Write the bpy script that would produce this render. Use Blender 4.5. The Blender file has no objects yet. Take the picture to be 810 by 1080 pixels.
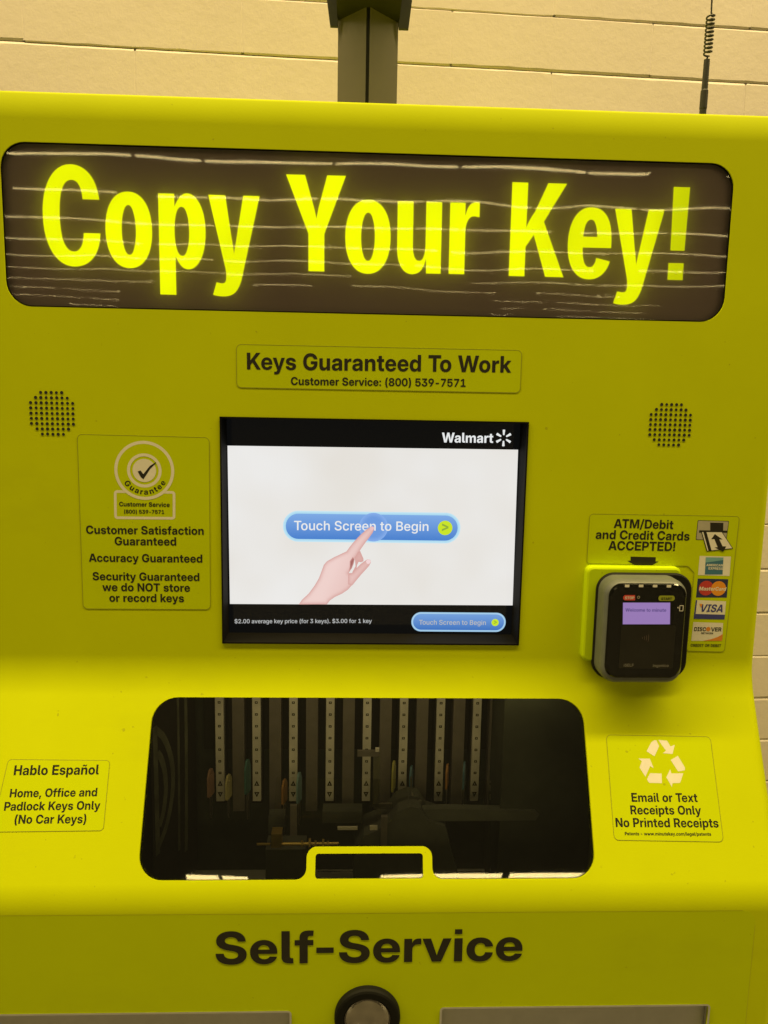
import bpy, math, random
from mathutils import Vector, Matrix
from mathutils.geometry import tessellate_polygon, delaunay_2d_cdt
random.seed(7)
SC = bpy.context.scene
COL = SC.collection
CAMZ = 1.55
# ---------------------------------------------------------------- letter shapes (quadratic outlines, 512 units per em)
GLYPHS = {
 'B': {
  ' ': '138|',
  '!': '143|35,113 29,372 114,372 107,113|33,0 33,76 109,76 109,0',
  '$': '338|149,-53 149,426 193,426 193,-53|171,-6 123,-6c 55,24c 18,81c 18,122 98,122 98,103c 117,76c 149,62c 171,62 191,62c 221,73c 237,93c 237,106 237,118c 223,134c 195,147c 173,152 133,160 80,172c 26,223c 26,264 26,298c 62,350c 127,378c 169,378 213,378c 276,349c 311,296c 312,259 234,259 232,283c 198,310c 170,310 152,310c 125,299c 110,281c 110,268 110,257c 123,241c 150,229c 171,225 204,218 233,211c 277,193c 305,167c 320,132c 320,110 320,74c 284,22c 217,-6c',
  '(': '200|46,149 46,192c 61,283c 88,364c 105,393 181,393 165,357c 141,274c 127,189c 127,149 127,114c 139,45c 163,-29c 181,-72 105,-72 76,-23c 46,90c',
  ')': '200|19,-72 37,-29c 61,45c 73,114c 73,149 73,189c 59,274c 35,357c 19,393 95,393 112,364c 139,283c 154,192c 154,149 154,90c 124,-23c 95,-72',
  ',': '138|16,-85 35,61 112,61 71,-85',
  '-': '330|250,179 250,116 80,116 80,179',
  '.': '138|30,0 30,74 106,74 106,0',
  '/': '193|191,390 71,-56 2,-56 122,390',
  '0': '330|165,-6 117,-6c 51,41c 17,126c 17,186 17,246c 51,332c 117,378c 165,378 213,378c 279,332c 313,246c 313,186 313,126c 279,41c 213,-6c|165,61 188,61c 218,90c 233,146c 233,186 233,226c 218,282c 188,312c 165,312 142,312c 112,282c 97,226c 97,186 97,146c 112,90c 142,61c',
  '1': '330|45,0 45,66 296,66 296,0|219,372 219,0 138,0 138,298 137,298 51,242 51,315 140,372',
  '2': '330|31,0 31,60 167,177 183,191c 207,216c 221,242c 221,258 221,275c 207,299c 182,312c 165,312 147,312c 120,297c 106,267c 106,247 29,247 29,287c 62,346c 124,378c 165,378 205,378c 265,350c 300,298c 300,263 300,238c 281,196c 242,153c 212,127 144,68 144,66 302,66 302,0',
  '3': '330|163,-6 118,-6c 54,28c 20,85c 20,119 100,119 100,101c 116,74c 144,59c 163,59 181,59c 208,74c 224,101c 224,118 224,135c 207,160c 177,174c 155,174 106,174 106,224 191,305 191,306 39,306 39,372 289,372 289,310 169,199 169,217 214,221c 274,196c 306,147c 306,114 306,79c 270,25c 206,-6c',
  '5': '330|164,-5 124,-5c 62,24c 26,78c 24,113 103,113 103,97c 120,73c 147,58c 164,58 183,58c 210,75c 226,104c 226,124 226,143c 210,173c 183,190c 165,190 143,190c 111,172c 105,156 30,159 43,372 283,372 283,306 115,306 108,221 109,221 121,236c 159,251c 183,251 208,251c 252,232c 286,198c 305,153c 305,126 305,87c 270,28c 206,-5c',
  '7': '330|59,0 212,303 212,304 33,304 33,372 297,372 297,305 143,0',
  '8': '330|165,-6 122,-6c 57,21c 20,69c 20,100 20,125c 43,164c 83,190c 109,193 109,194 74,199c 33,244c 33,277 33,307c 66,352c 126,378c 165,378 204,378c 264,353c 297,307c 297,277 297,244c 256,200c 221,194 221,193 247,190c 288,164c 310,125c 310,100 310,69c 273,21c 208,-6c|165,54 183,54c 210,67c 226,91c 226,106 226,122c 210,147c 183,161c 165,161 147,161c 120,147c 104,122c 104,106 104,91c 120,67c 147,54c|165,221 181,221c 204,233c 218,255c 218,269 218,284c 204,305c 181,317c 165,317 149,317c 126,305c 112,284c 112,269 112,255c 126,233c 149,221c',
  '9': '330|163,378 204,378c 267,346c 304,288c 304,250 304,220c 279,161c 255,126 169,0 82,0 198,168 218,168 213,160c 194,143c 166,131c 146,131 110,131c 56,160c 26,214c 26,250 26,288c 61,345c 123,378c|165,314 148,314c 120,297c 104,269c 104,250 104,232c 120,204c 148,187c 165,187 183,187c 210,204c 226,232c 226,250 226,268c 210,297c 183,314c',
  ':': '138|30,0 30,74 106,74 106,0|30,178 30,252 106,252 106,178',
  '>': '330|294,116 36,4 36,80 211,148 209,145 209,154 211,150 36,219 36,295 294,183',
  'A': '376|5,0 133,372 242,372 371,0 279,0 224,172 212,210c 189,292c 177,341 198,341 185,292c 162,210c 151,172 95,0|89,78 89,144 287,144 287,78',
  'B': '333|27,0 27,372 179,372 220,372c 276,348c 305,306c 305,277 305,256c 288,222c 258,201c 237,196 237,194 260,193c 297,170c 319,131c 319,105 319,74c 289,27c 231,0c 189,0|109,65 175,65 204,65c 234,90c 234,111 234,126c 220,147c 194,159c 176,159 109,159|109,219 171,219 186,219c 209,230c 222,250c 222,263 222,283c 195,307c 171,307 109,307',
  'C': '374|193,-6 143,-6c 63,40c 17,126c 17,186 17,247c 63,333c 143,378c 193,378 227,378c 283,359c 327,323c 354,272c 359,240 275,240 272,256c 258,280c 237,296c 211,305c 195,305 165,305c 123,276c 100,223c 100,186 100,149c 123,96c 165,67c 195,67 211,67c 237,76c 258,93c 272,117c 275,132 359,132 355,102c 328,52c 285,15c 228,-6c',
  'D': '363|162,0 64,0 64,70 158,70 193,70c 240,96c 263,148c 263,186 263,225c 240,277c 193,302c 158,302 63,302 63,372 163,372 219,372c 302,327c 346,244c 346,186 346,129c 302,45c 219,0c|111,372 111,0 27,0 27,372',
  'E': '313|27,0 27,372 295,372 295,302 111,302 111,222 281,222 281,154 111,154 111,70 295,70 295,0',
  'F': '301|27,0 27,372 287,372 287,302 111,302 111,213 274,213 274,145 111,145 111,0',
  'G': '379|195,-6 141,-6c 61,42c 17,128c 17,186 17,246c 63,332c 143,378c 193,378 226,378c 282,360c 326,325c 354,277c 357,248 273,248 270,261c 257,282c 237,297c 211,305c 196,305 166,305c 123,277c 100,224c 100,186 100,149c 123,96c 167,67c 197,67 222,67c 259,86c 279,118c 279,140 297,138 201,138 201,200 360,200 360,152 360,104c 318,34c 243,-6c',
  'H': '373|27,0 27,372 111,372 111,225 262,225 262,372 345,372 345,0 262,0 262,155 111,155 111,0',
  'I': '218|16,0 16,67 67,67 67,305 16,305 16,372 202,372 202,305 150,305 150,67 202,67 202,0',
  'K': '361|88,74 88,169 100,186c 125,218c 151,251c 165,268 252,372 351,372 194,188 187,189|27,0 27,372 111,372 111,275 110,178 111,138 111,0|260,0 154,164 204,227 356,0',
  'L': '288|27,0 27,372 111,372 111,70 275,70 275,0',
  'M': '467|27,0 27,372 151,372 206,213 210,201c 220,163c 231,121c 241,83c 244,70 224,70 227,83c 236,121c 247,163c 257,201c 261,213 315,372 439,372 439,0 357,0 357,169 357,181c 358,218c 359,260c 360,303c 360,322 369,322 364,302c 351,258c 340,216c 329,181c 326,169 267,0 199,0 141,169 137,181c 126,216c 114,257c 102,301c 96,322 106,322 106,303c 107,260c 108,218c 109,181c 109,169 109,0',
  'N': '378|27,0 27,372 116,372 228,193 234,182c 252,151c 271,114c 280,95 271,79 270,98c 268,144c 267,188c 267,201 267,372 351,372 351,0 262,0 160,163 152,177c 131,213c 107,258c 93,284 107,290 108,263c 110,214c 111,175c 111,164 111,0',
  'O': '386|193,-6 143,-6c 63,40c 17,126c 17,186 17,246c 63,333c 143,378c 193,378 243,378c 323,333c 370,246c 370,186 370,126c 323,40c 243,-6c|193,67 221,67c 263,95c 286,148c 286,186 286,224c 263,277c 221,305c 193,305 165,305c 124,277c 100,224c 100,186 100,148c 124,95c 165,67c',
  'P': '327|27,0 27,372 177,372 219,372c 281,342c 314,286c 314,248 314,210c 281,154c 218,123c 176,123 76,123 76,191 168,191 188,191c 217,205c 232,231c 232,248 232,265c 217,290c 188,304c 168,304 111,304 111,0',
  'R': '336|27,0 27,372 178,372 221,372c 282,342c 315,287c 315,249 315,211c 281,157c 217,128c 174,128 77,128 77,194 170,194 190,194c 218,207c 233,232c 233,249 233,266c 218,291c 190,304c 169,304 111,304 111,0|236,0 150,169 238,169 326,0',
  'S': '338|171,-6 123,-6c 55,24c 18,81c 18,122 98,122 98,103c 117,76c 149,62c 171,62 191,62c 221,73c 237,93c 237,106 237,118c 223,134c 195,147c 173,152 133,160 80,172c 26,223c 26,264 26,298c 62,350c 127,378c 169,378 213,378c 276,349c 311,296c 312,259 234,259 232,283c 198,310c 170,310 152,310c 125,299c 110,281c 110,268 110,257c 123,241c 150,229c 171,225 204,218 233,211c 277,193c 305,167c 320,132c 320,110 320,74c 284,22c 217,-6c',
  'T': '332|13,302 13,372 320,372 320,302 208,302 208,0 125,0 125,302',
  'V': '373|134,0 5,372 96,372 152,200 163,163c 187,80c 200,33 178,33 190,80c 213,163c 224,200 278,372 368,372 242,0',
  'W': '521|104,0 5,372 94,372 135,198 140,174c 149,123c 158,73c 162,49 146,49 150,73c 160,123c 170,174c 176,198 219,372 303,372 345,198 351,174c 361,123c 371,73c 376,49 358,49 363,73c 372,123c 381,174c 386,198 427,372 517,372 417,0 324,0 275,192 268,217c 257,278c 249,315 272,315 264,279c 253,217c 247,192 197,0',
  'X': '368|5,0 160,221 160,159 18,372 112,372 151,313 160,299c 175,273c 189,248c 196,235 174,235 181,248c 196,273c 211,299c 220,313 259,372 351,372 212,163 212,222 363,0 266,0 217,75 209,87c 197,108c 184,127c 178,138 190,138 184,127c 172,108c 159,87c 151,75 100,0',
  'a': '290|107,-5 80,-5c 39,13c 15,48c 15,75 15,98c 32,128c 60,147c 98,157c 119,159 143,161c 171,166c 184,174c 184,183 184,184 184,194c 174,207c 157,215c 144,215 131,215c 112,207c 100,193c 99,183 24,186 27,213c 57,252c 110,273c 146,273 173,273c 216,261c 247,238c 264,204c 264,181 264,0 186,0 186,38 185,38 177,24c 156,5c 126,-5c|130,49 146,49c 171,62c 185,83c 185,97 185,123 181,121c 171,118c 157,115c 142,113c 134,111 122,110c 103,101c 92,88c 92,78 92,69c 101,56c 119,49c',
  'b': '314|184,-5 166,-5c 136,6c 114,27c 107,42 106,42 106,0 26,0 26,372 107,372 107,229 108,229 115,243c 137,262c 166,273c 185,273 218,273c 269,239c 298,177c 298,134 298,91c 269,29c 218,-5c|162,59 179,59c 204,77c 217,111c 217,134 217,158c 204,191c 179,209c 162,209 144,209c 118,191c 104,157c 104,134 104,112c 118,78c 144,59c',
  'c': '292|151,-6 110,-6c 49,29c 15,92c 15,134 15,175c 49,238c 110,274c 151,274 177,274c 222,259c 255,231c 275,193c 278,169 201,166 199,176c 192,192c 179,204c 162,210c 152,210 135,210c 110,191c 97,157c 97,134 97,111c 110,76c 135,58c 152,58 162,58c 179,64c 191,76c 199,93c 201,103 278,99 276,76c 256,38c 223,9c 178,-6c',
  'd': '314|129,-5 95,-5c 44,29c 15,91c 15,134 15,177c 45,239c 96,273c 128,273 147,273c 177,262c 199,243c 206,229 207,229 207,372 287,372 287,0 208,0 208,42 207,42 200,27c 178,6c 148,-5c|152,59 170,59c 196,78c 210,112c 210,134 210,157c 196,191c 170,209c 152,209 135,209c 110,191c 97,158c 97,134 97,111c 110,77c 135,59c',
  'e': '295|151,-6 110,-6c 49,29c 15,92c 15,134 15,175c 49,238c 109,274c 148,274 177,274c 226,254c 261,218c 280,167c 280,136 280,114 43,114 43,163 242,163 205,152 205,171c 192,199c 167,214c 150,214 132,214c 107,199c 94,171c 94,153 94,118 94,98c 108,69c 135,53c 153,53 166,53c 187,61c 202,75c 205,84 278,81 272,55c 237,16c 184,-6c',
  'f': '199|188,268 188,206 5,206 5,268|53,0 53,296 53,324c 74,359c 114,377c 143,377 158,377c 185,376c 191,375 187,314 183,314c 168,315c 162,315 146,315c 133,301c 133,286 133,0',
  'g': '314|154,-109 116,-109c 62,-88c 32,-51c 27,-27 102,-22 105,-31c 118,-44c 140,-51c 154,-51 180,-51c 208,-24c 208,3 208,47 206,47 199,32c 177,12c 148,2c 129,2 96,2c 44,35c 15,95c 15,136 15,178c 45,240c 96,273c 129,273 147,273c 177,262c 200,242c 207,228 208,228 208,268 287,268 287,10 287,-31c 254,-84c 194,-109c|152,64 170,64c 196,82c 210,115c 210,137 210,159c 196,192c 170,210c 152,210 135,210c 110,193c 97,160c 97,137 97,114c 110,81c 135,64c',
  'h': '309|107,149 107,0 26,0 26,372 106,372 106,198 95,198 107,233c 152,273c 189,273 218,273c 260,248c 282,202c 282,169 282,0 202,0 202,154 202,178c 178,205c 156,205 141,205c 119,193c 107,168c',
  'i': '133|26,0 26,268 107,268 107,0|28,316 28,372 101,372 101,316',
  'k': '290|99,74 99,169 108,169 195,268 288,268 169,132 150,132|26,0 26,372 107,372 107,0|199,0 120,114 173,170 292,0',
  'l': '149|115,0 69,0c 26,35c 26,74 26,372 107,372 107,82 107,71c 117,61c 128,61 131,61c 137,61c 140,61 143,1 137,1c 123,0c',
  'm': '461|26,0 26,268 103,268 104,205 99,205 106,229c 132,259c 165,274c 184,274 214,274c 257,238c 263,203 255,203 260,226c 287,258c 324,274c 345,274 371,274c 411,251c 434,209c 434,179 434,0 354,0 354,162 354,185c 330,208c 312,208 299,208c 280,196c 269,175c 269,161 269,0 192,0 192,164 192,184c 169,208c 150,208 138,208c 118,196c 107,174c 107,158 107,0',
  'n': '309|107,149 107,0 26,0 26,268 105,268 105,198 95,198 107,233c 152,273c 189,273 218,273c 260,248c 282,202c 282,169 282,0 202,0 202,154 202,178c 178,205c 156,205 141,205c 119,193c 107,168c',
  'o': '305|152,-6 111,-6c 49,29c 15,92c 15,134 15,176c 49,239c 111,274c 152,274 194,274c 255,239c 289,176c 289,134 289,92c 255,29c 194,-6c|152,58 169,58c 194,76c 208,110c 208,134 208,158c 194,191c 169,210c 152,210 135,210c 110,191c 97,158c 97,134 97,110c 110,76c 135,58c',
  'p': '314|26,-104 26,268 106,268 106,230 107,230 115,243c 137,262c 166,273c 185,273 218,273c 269,239c 298,177c 298,134 298,91c 269,29c 218,-5c 184,-5 166,-5c 136,6c 115,27c 108,41 107,41 107,-104|162,59 179,59c 204,77c 217,111c 217,134 217,158c 204,191c 179,209c 162,209 144,209c 118,191c 104,157c 104,134 104,112c 118,78c 144,59c',
  'r': '201|26,0 26,268 104,268 104,221 105,221 113,247c 145,270c 170,270 177,270c 189,270c 194,269 194,201 189,202c 170,203c 161,203 145,203c 121,189c 107,163c 107,144 107,0',
  's': '276|140,-6 105,-6c 50,15c 17,55c 14,82 92,86 95,69c 119,50c 140,50 159,50c 181,65c 181,76 181,86c 164,98c 148,101 100,110 61,117c 20,157c 20,188 20,214c 49,252c 101,273c 137,273 172,273c 224,252c 254,214c 256,187 182,184 181,198c 158,217c 139,217 121,217c 100,203c 100,192 100,182c 116,170c 131,167 183,157 224,149c 263,114c 263,84 263,57c 231,16c 176,-6c',
  't': '194|182,268 182,206 5,206 5,268|48,339 128,339 128,85 128,72c 139,61c 153,61 159,61c 176,62c 181,62 184,1 175,0c 149,-1c 136,-1 91,-1c 48,36c 48,73',
  'u': '309|120,-5 91,-5c 49,20c 26,67c 26,99 26,268 107,268 107,115 107,90c 131,63c 153,63 168,63c 190,75c 202,100c 202,119 202,268 282,268 282,0 204,0 204,70 214,70 202,35c 156,-5c',
  'v': '294|102,0 3,268 88,268 129,138 137,113c 151,62c 157,36 139,36 146,62c 159,113c 167,138 208,268 291,268 193,0',
  'w': '429|85,0 3,268 87,268 110,178 116,149c 130,86c 136,54 126,54 133,86c 148,149c 155,178 179,268 251,268 274,178 281,149c 296,86c 303,54 293,54 299,86c 312,149c 319,178 341,268 426,268 345,0 262,0 232,102 228,117c 220,151c 212,185c 208,201 222,201 218,185c 210,151c 201,117c 197,102 167,0',
  'x': '284|4,0 110,158 109,117 10,268 97,268 119,232 129,214c 147,179c 156,162 130,162 140,179c 158,214c 169,232 191,268 276,268 175,117 176,158 280,0 193,0 169,40 158,59c 140,93c 131,109 154,109 144,93c 126,59c 116,40 90,0',
  'y': '295|31,-103 37,-41 65,-42 75,-43c 90,-38c 99,-25c 101,-15 106,0 3,268 88,268 130,138 138,113c 151,63c 158,36 136,36 143,63c 157,113c 165,138 208,268 291,268 176,-37 167,-60c 143,-90c 108,-105c 84,-105 71,-105c 43,-104c',
  'ñ': '309|107,149 107,0 26,0 26,268 105,268 105,198 95,198 107,233c 152,273c 189,273 218,273c 260,248c 282,202c 282,169 282,0 202,0 202,154 202,178c 178,205c 156,205 141,205c 119,193c 107,168c|190,307 177,307c 158,315c 143,326c 131,334c 125,334 117,334c 108,320c 108,309 65,309 66,342c 95,377c 119,377 131,377c 150,369c 165,359c 178,351c 184,351 193,351c 201,364c 201,376 244,376 243,343c 213,307c',
 },
 'R': {
  ' ': '138|',
  '$': '330|149,-53 149,426 183,426 183,-53|167,-6 123,-6c 59,22c 24,75c 23,112 85,112 86,91c 107,62c 143,48c 166,48 190,48c 225,62c 245,87c 245,104 245,119c 228,139c 198,153c 176,158 134,169 84,181c 32,230c 32,269 32,301c 67,351c 128,378c 167,378 207,378c 266,350c 300,301c 300,268 240,268 238,295c 198,324c 166,324 144,324c 112,311c 95,287c 95,272 95,257c 113,237c 143,224c 161,219 198,210 220,205c 260,188c 290,163c 307,128c 307,105 307,72c 273,22c 210,-6c',
  '(': '200|56,150 56,192c 73,282c 101,364c 119,394 177,394 159,356c 132,272c 118,188c 118,150 118,117c 130,49c 156,-27c 177,-71 119,-71 88,-19c 56,94c',
  ')': '200|23,-71 44,-26c 70,49c 82,117c 82,150 82,188c 68,272c 42,356c 23,394 81,394 99,364c 128,282c 144,192c 144,150 144,93c 111,-19c 81,-71',
  '.': '138|30,0 30,74 106,74 106,0',
  '0': '331|165,-5 121,-5c 59,40c 27,126c 27,186 27,246c 60,332c 121,378c 165,378 210,378c 272,332c 304,246c 304,186 304,126c 272,40c 210,-5c|165,47 191,47c 225,80c 243,142c 243,186 243,231c 225,293c 191,325c 165,325 140,325c 106,293c 88,231c 88,186 88,142c 106,80c 140,47c',
  '1': '331|50,0 50,52 291,52 291,0|209,372 209,0 148,0 148,315 146,315 58,253 58,313 143,372',
  '2': '331|40,0 40,46 170,171 189,190c 215,220c 229,249c 229,265 229,284c 212,311c 183,326c 164,326 144,326c 114,309c 98,279c 98,257 39,257 39,294c 71,348c 127,378c 164,378 201,378c 257,350c 288,300c 288,268 288,246c 272,206c 234,159c 201,128 126,55 126,52 293,52 293,0',
  '3': '331|162,-5 123,-5c 63,23c 28,73c 27,106 89,106 90,88c 110,61c 142,47c 162,47 183,47c 215,62c 234,91c 234,112 234,131c 216,161c 179,179c 151,179 111,179 111,222 203,318 203,320 47,320 47,372 281,372 281,325 160,203 160,215 203,219c 264,193c 297,142c 297,110 297,76c 262,24c 201,-5c',
  'B': '334|37,0 37,372 178,372 217,372c 271,347c 298,304c 298,275 298,253c 281,221c 252,200c 234,195 234,193 254,191c 290,169c 313,130c 313,102 313,73c 284,26c 227,0c 184,0|99,52 177,52 214,52c 249,81c 249,106 249,123c 232,150c 201,166c 179,166 99,166|99,213 172,213 191,213c 220,226c 236,251c 236,268 236,291c 204,320c 173,320 99,320',
  'S': '330|167,-6 123,-6c 59,22c 24,75c 23,112 85,112 86,91c 107,62c 143,48c 166,48 190,48c 225,62c 245,87c 245,104 245,119c 228,139c 198,153c 176,158 134,169 84,181c 32,230c 32,269 32,301c 67,351c 128,378c 167,378 207,378c 266,350c 300,301c 300,268 240,268 238,295c 198,324c 166,324 144,324c 112,311c 95,287c 95,272 95,257c 113,237c 143,224c 161,219 198,210 220,205c 260,188c 290,163c 307,128c 307,105 307,72c 273,22c 210,-6c',
  'T': '331|18,319 18,372 313,372 313,319 197,319 197,0 134,0 134,319',
  'W': '512|110,0 10,372 76,372 127,167 132,146c 141,102c 149,58c 153,36 143,36 147,58c 155,102c 165,146c 170,167 223,372 290,372 342,167 347,146c 357,102c 365,58c 370,36 359,36 363,58c 371,102c 380,146c 385,167 436,372 503,372 402,0 330,0 273,215 266,241c 255,302c 248,336 263,336 257,303c 246,243c 239,215 182,0',
  'a': '287|112,-5 86,-5c 44,13c 19,50c 19,78 19,101c 37,131c 67,149c 105,158c 125,160 150,163c 180,167c 193,176c 193,185 193,187 193,201c 182,220c 159,231c 143,231 126,231c 102,220c 86,203c 84,193 27,202 33,227c 66,261c 114,278c 143,278 164,278c 203,268c 235,246c 253,210c 253,184 253,0 195,0 195,38 193,38 187,27c 166,7c 134,-5c|127,41 148,41c 178,57c 194,84c 194,100 194,132 191,130c 176,126c 157,122c 138,119c 131,118 116,116c 92,107c 78,91c 78,78 78,66c 90,49c 112,41c',
  'c': '290|151,-6 112,-6c 53,30c 21,94c 21,136 21,179c 53,243c 112,279c 151,279 175,279c 215,266c 246,242c 266,209c 270,189 213,180 210,191c 200,209c 184,222c 164,229c 152,229 129,229c 98,205c 82,163c 82,136 82,110c 98,68c 129,44c 152,44 164,44c 185,51c 200,64c 211,83c 213,94 271,86 267,65c 246,31c 215,7c 175,-6c',
  'e': '295|153,-6 112,-6c 53,30c 21,93c 21,136 21,178c 53,242c 111,279c 149,279 175,279c 221,261c 256,226c 275,174c 275,139 275,120 49,120 49,163 245,163 217,150 217,174c 201,210c 171,230c 150,230 128,230c 97,210c 80,175c 80,154 80,125 80,99c 98,62c 132,43c 154,43 169,43c 194,51c 211,69c 215,81 271,73 265,49c 233,14c 184,-6c',
  'f': '190|174,274 174,226 5,226 5,274|55,0 55,307 55,332c 77,367c 114,384c 138,384 153,384c 177,381c 182,379 173,331 170,332c 156,334c 149,334 131,334c 115,317c 115,300 115,0',
  'g': '312|152,-110 119,-110c 69,-92c 38,-60c 32,-40 86,-26 90,-35c 106,-52c 133,-63c 152,-63 183,-63c 219,-32c 219,-1 219,48 216,48 209,36c 189,15c 158,2c 136,2 103,2c 51,34c 21,95c 21,138 21,182c 51,245c 103,278c 136,278 159,278c 190,264c 211,242c 217,230 220,230 220,274 279,274 279,0 279,-38c 246,-86c 188,-110c|151,51 173,51c 204,72c 220,112c 220,139 220,166c 204,206c 173,228c 151,228 129,228c 98,206c 82,165c 82,139 82,112c 98,72c 129,51c',
  'h': '304|94,160 94,0 33,0 33,372 93,372 93,206 84,206 96,243c 142,278c 176,278 204,278c 247,254c 271,207c 271,173 271,0 211,0 211,165 211,194c 181,226c 155,226 137,226c 109,211c 94,182c',
  'i': '127|33,0 33,274 94,274 94,0|37,316 37,372 89,372 89,316',
  'k': '283|89,89 89,161 97,161 202,274 274,274 150,140 138,140|33,0 33,372 94,372 94,0|208,0 114,127 155,169 281,0',
  'l': '143|108,-1 69,-1c 33,33c 33,67 33,372 94,372 94,76 94,61c 103,48c 116,48 121,48c 128,49c 131,49 138,2 132,1c 117,-1c',
  'm': '453|33,0 33,274 91,274 92,211 87,211 94,234c 119,264c 153,279c 171,279 201,279c 241,242c 247,209 240,209 245,232c 272,263c 309,279c 331,279 356,279c 396,257c 420,215c 420,184 420,0 359,0 359,176 359,203c 330,227c 309,227 293,227c 269,213c 256,189c 256,172 256,0 197,0 197,179 197,201c 169,227c 148,227 133,227c 108,214c 94,187c 94,168 94,0',
  'n': '304|94,160 94,0 33,0 33,274 91,274 92,206 84,206 96,243c 142,278c 176,278 204,278c 247,254c 271,207c 271,173 271,0 211,0 211,165 211,194c 181,226c 155,226 137,226c 109,211c 94,182c',
  'o': '304|152,-6 112,-6c 53,30c 21,94c 21,136 21,179c 53,243c 112,279c 152,279 192,279c 250,243c 283,179c 283,136 283,94c 250,30c 192,-6c|152,44 175,44c 206,68c 222,110c 222,136 222,163c 206,204c 175,229c 152,229 129,229c 98,204c 82,163c 82,136 82,110c 98,68c 129,44c',
  'p': '312|33,-104 33,274 92,274 92,231 95,231 101,242c 122,264c 153,278c 176,278 209,278c 261,245c 291,181c 291,137 291,93c 262,29c 210,-5c 176,-5 154,-5c 122,9c 102,31c 96,43 94,43 94,-104|161,45 183,45c 213,68c 230,110c 230,137 230,164c 214,205c 183,228c 161,228 139,228c 108,205c 92,165c 92,137 92,110c 108,68c 139,45c',
  'r': '194|33,0 33,274 91,274 91,229 94,229 101,252c 137,278c 162,278 167,278c 180,277c 184,276 184,221 180,222c 163,224c 154,224 137,224c 109,209c 94,181c 94,162 94,0',
  's': '271|136,-6 105,-6c 56,13c 25,49c 21,75 78,83 83,62c 112,41c 136,41 161,41c 190,61c 190,76 190,88c 170,104c 152,108 105,118 67,127c 28,165c 28,196 28,221c 55,258c 104,279c 137,279 168,279c 213,260c 241,225c 245,202 190,195 187,210c 161,233c 138,233 116,233c 88,213c 88,199 88,186c 108,170c 128,165 174,155 214,147c 251,110c 251,81 251,55c 222,16c 170,-6c',
  't': '177|162,274 162,226 5,226 5,274|47,343 107,343 107,76 107,61c 120,47c 136,47 141,47c 155,49c 160,49 167,1 158,-1c 137,-2c 127,-2 88,-2c 47,35c 47,70',
  'u': '304|128,-4 100,-4c 57,20c 33,67c 33,101 33,274 94,274 94,110 94,80c 123,48c 150,48 167,48c 195,63c 211,93c 211,115 211,274 271,274 271,0 213,0 213,68 220,68 208,32c 162,-4c',
  'v': '290|112,0 9,274 73,274 125,124 134,100c 147,50c 153,25 138,25 145,50c 158,100c 166,124 217,274 281,274 178,0',
  'y': '290|33,-102 42,-53 57,-54 70,-57c 89,-53c 102,-37c 106,-22 113,0 9,274 73,274 125,124 134,99c 146,50c 153,25 136,25 143,50c 156,100c 165,124 218,274 282,274 162,-40 153,-61c 129,-91c 95,-106c 73,-106 61,-106c 40,-103c',
 },
 'C': {
  ' ': '85|',
  '!': '120|32,119 28,372 93,372 88,119|28,0 28,68 89,68 89,0',
  'C': '237|122,-5 91,-5c 40,41c 11,126c 11,186 11,246c 41,332c 91,378c 122,378 144,378c 180,360c 207,327c 224,280c 227,250 164,250 163,267c 157,293c 147,312c 133,321c 124,321 108,321c 86,289c 75,229c 75,186 75,142c 86,82c 108,52c 124,52 132,52c 146,61c 157,79c 163,106c 164,123 227,123 226,96c 212,49c 185,14c 147,-5c',
  'K': '240|62,95 62,155 69,175c 81,208c 97,241c 109,259 156,372 229,372 132,196 127,197|15,0 15,372 77,372 77,259 76,171 77,140 77,0|160,0 104,178 143,226 233,0',
  'Y': '245|93,0 93,146 7,372 80,372 113,254 118,236c 125,200c 129,174 120,174 123,201c 130,236c 134,254 166,372 238,372 155,146 155,0',
  'e': '192|99,-6 71,-6c 31,30c 10,94c 10,138 10,181c 31,246c 71,283c 97,283 117,283c 148,267c 171,233c 183,179c 183,142 183,122 29,122 29,165 154,165 126,152 126,176c 119,213c 107,234c 98,234 89,234c 76,213c 70,178c 70,157 70,127 70,100c 77,62c 91,43c 100,43 107,43c 117,51c 125,68c 126,81 181,68 176,46c 154,13c 121,-6c',
  'o': '198|99,-6 71,-6c 31,30c 10,95c 10,138 10,182c 31,247c 71,283c 99,283 127,283c 167,247c 188,182c 188,138 188,95c 167,30c 127,-6c|99,45 108,45c 119,70c 126,113c 126,138 126,165c 119,207c 108,233c 99,233 91,233c 79,207c 72,165c 72,138 72,113c 79,70c 91,45c',
  'p': '205|16,-104 16,280 77,280 77,234 78,234 82,243c 95,266c 114,283c 127,283 144,283c 175,250c 195,185c 195,139 195,94c 176,29c 145,-5c 127,-5 114,-5c 95,11c 82,34c 78,44 78,44 78,-104|104,46 113,46c 125,70c 132,113c 132,140 132,166c 125,208c 113,232c 104,232 95,232c 83,209c 76,168c 76,140 76,112c 83,69c 95,46c',
  'r': '137|16,0 16,280 76,280 76,233 78,233 82,257c 103,283c 117,283 121,283c 129,282c 132,282 132,225 128,226c 115,228c 110,228 100,228c 86,212c 78,185c 78,167 78,0',
  'u': '206|76,-4 58,-4c 31,21c 16,68c 16,102 16,280 78,280 78,111 78,82c 91,49c 103,49 111,49c 122,64c 128,94c 128,115 128,280 190,280 190,0 132,0 131,69 133,69 127,32c 100,-4c',
  'y': '201|16,-100 30,-52 38,-54 48,-57c 63,-54c 69,-37c 68,-20 66,-1 2,280 67,280 89,125 94,98c 100,45c 104,18 93,18 97,45c 105,98c 110,125 136,280 199,280 128,-37 122,-59c 104,-91c 76,-106c 54,-106 44,-106c 23,-103c',
 },
}

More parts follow.
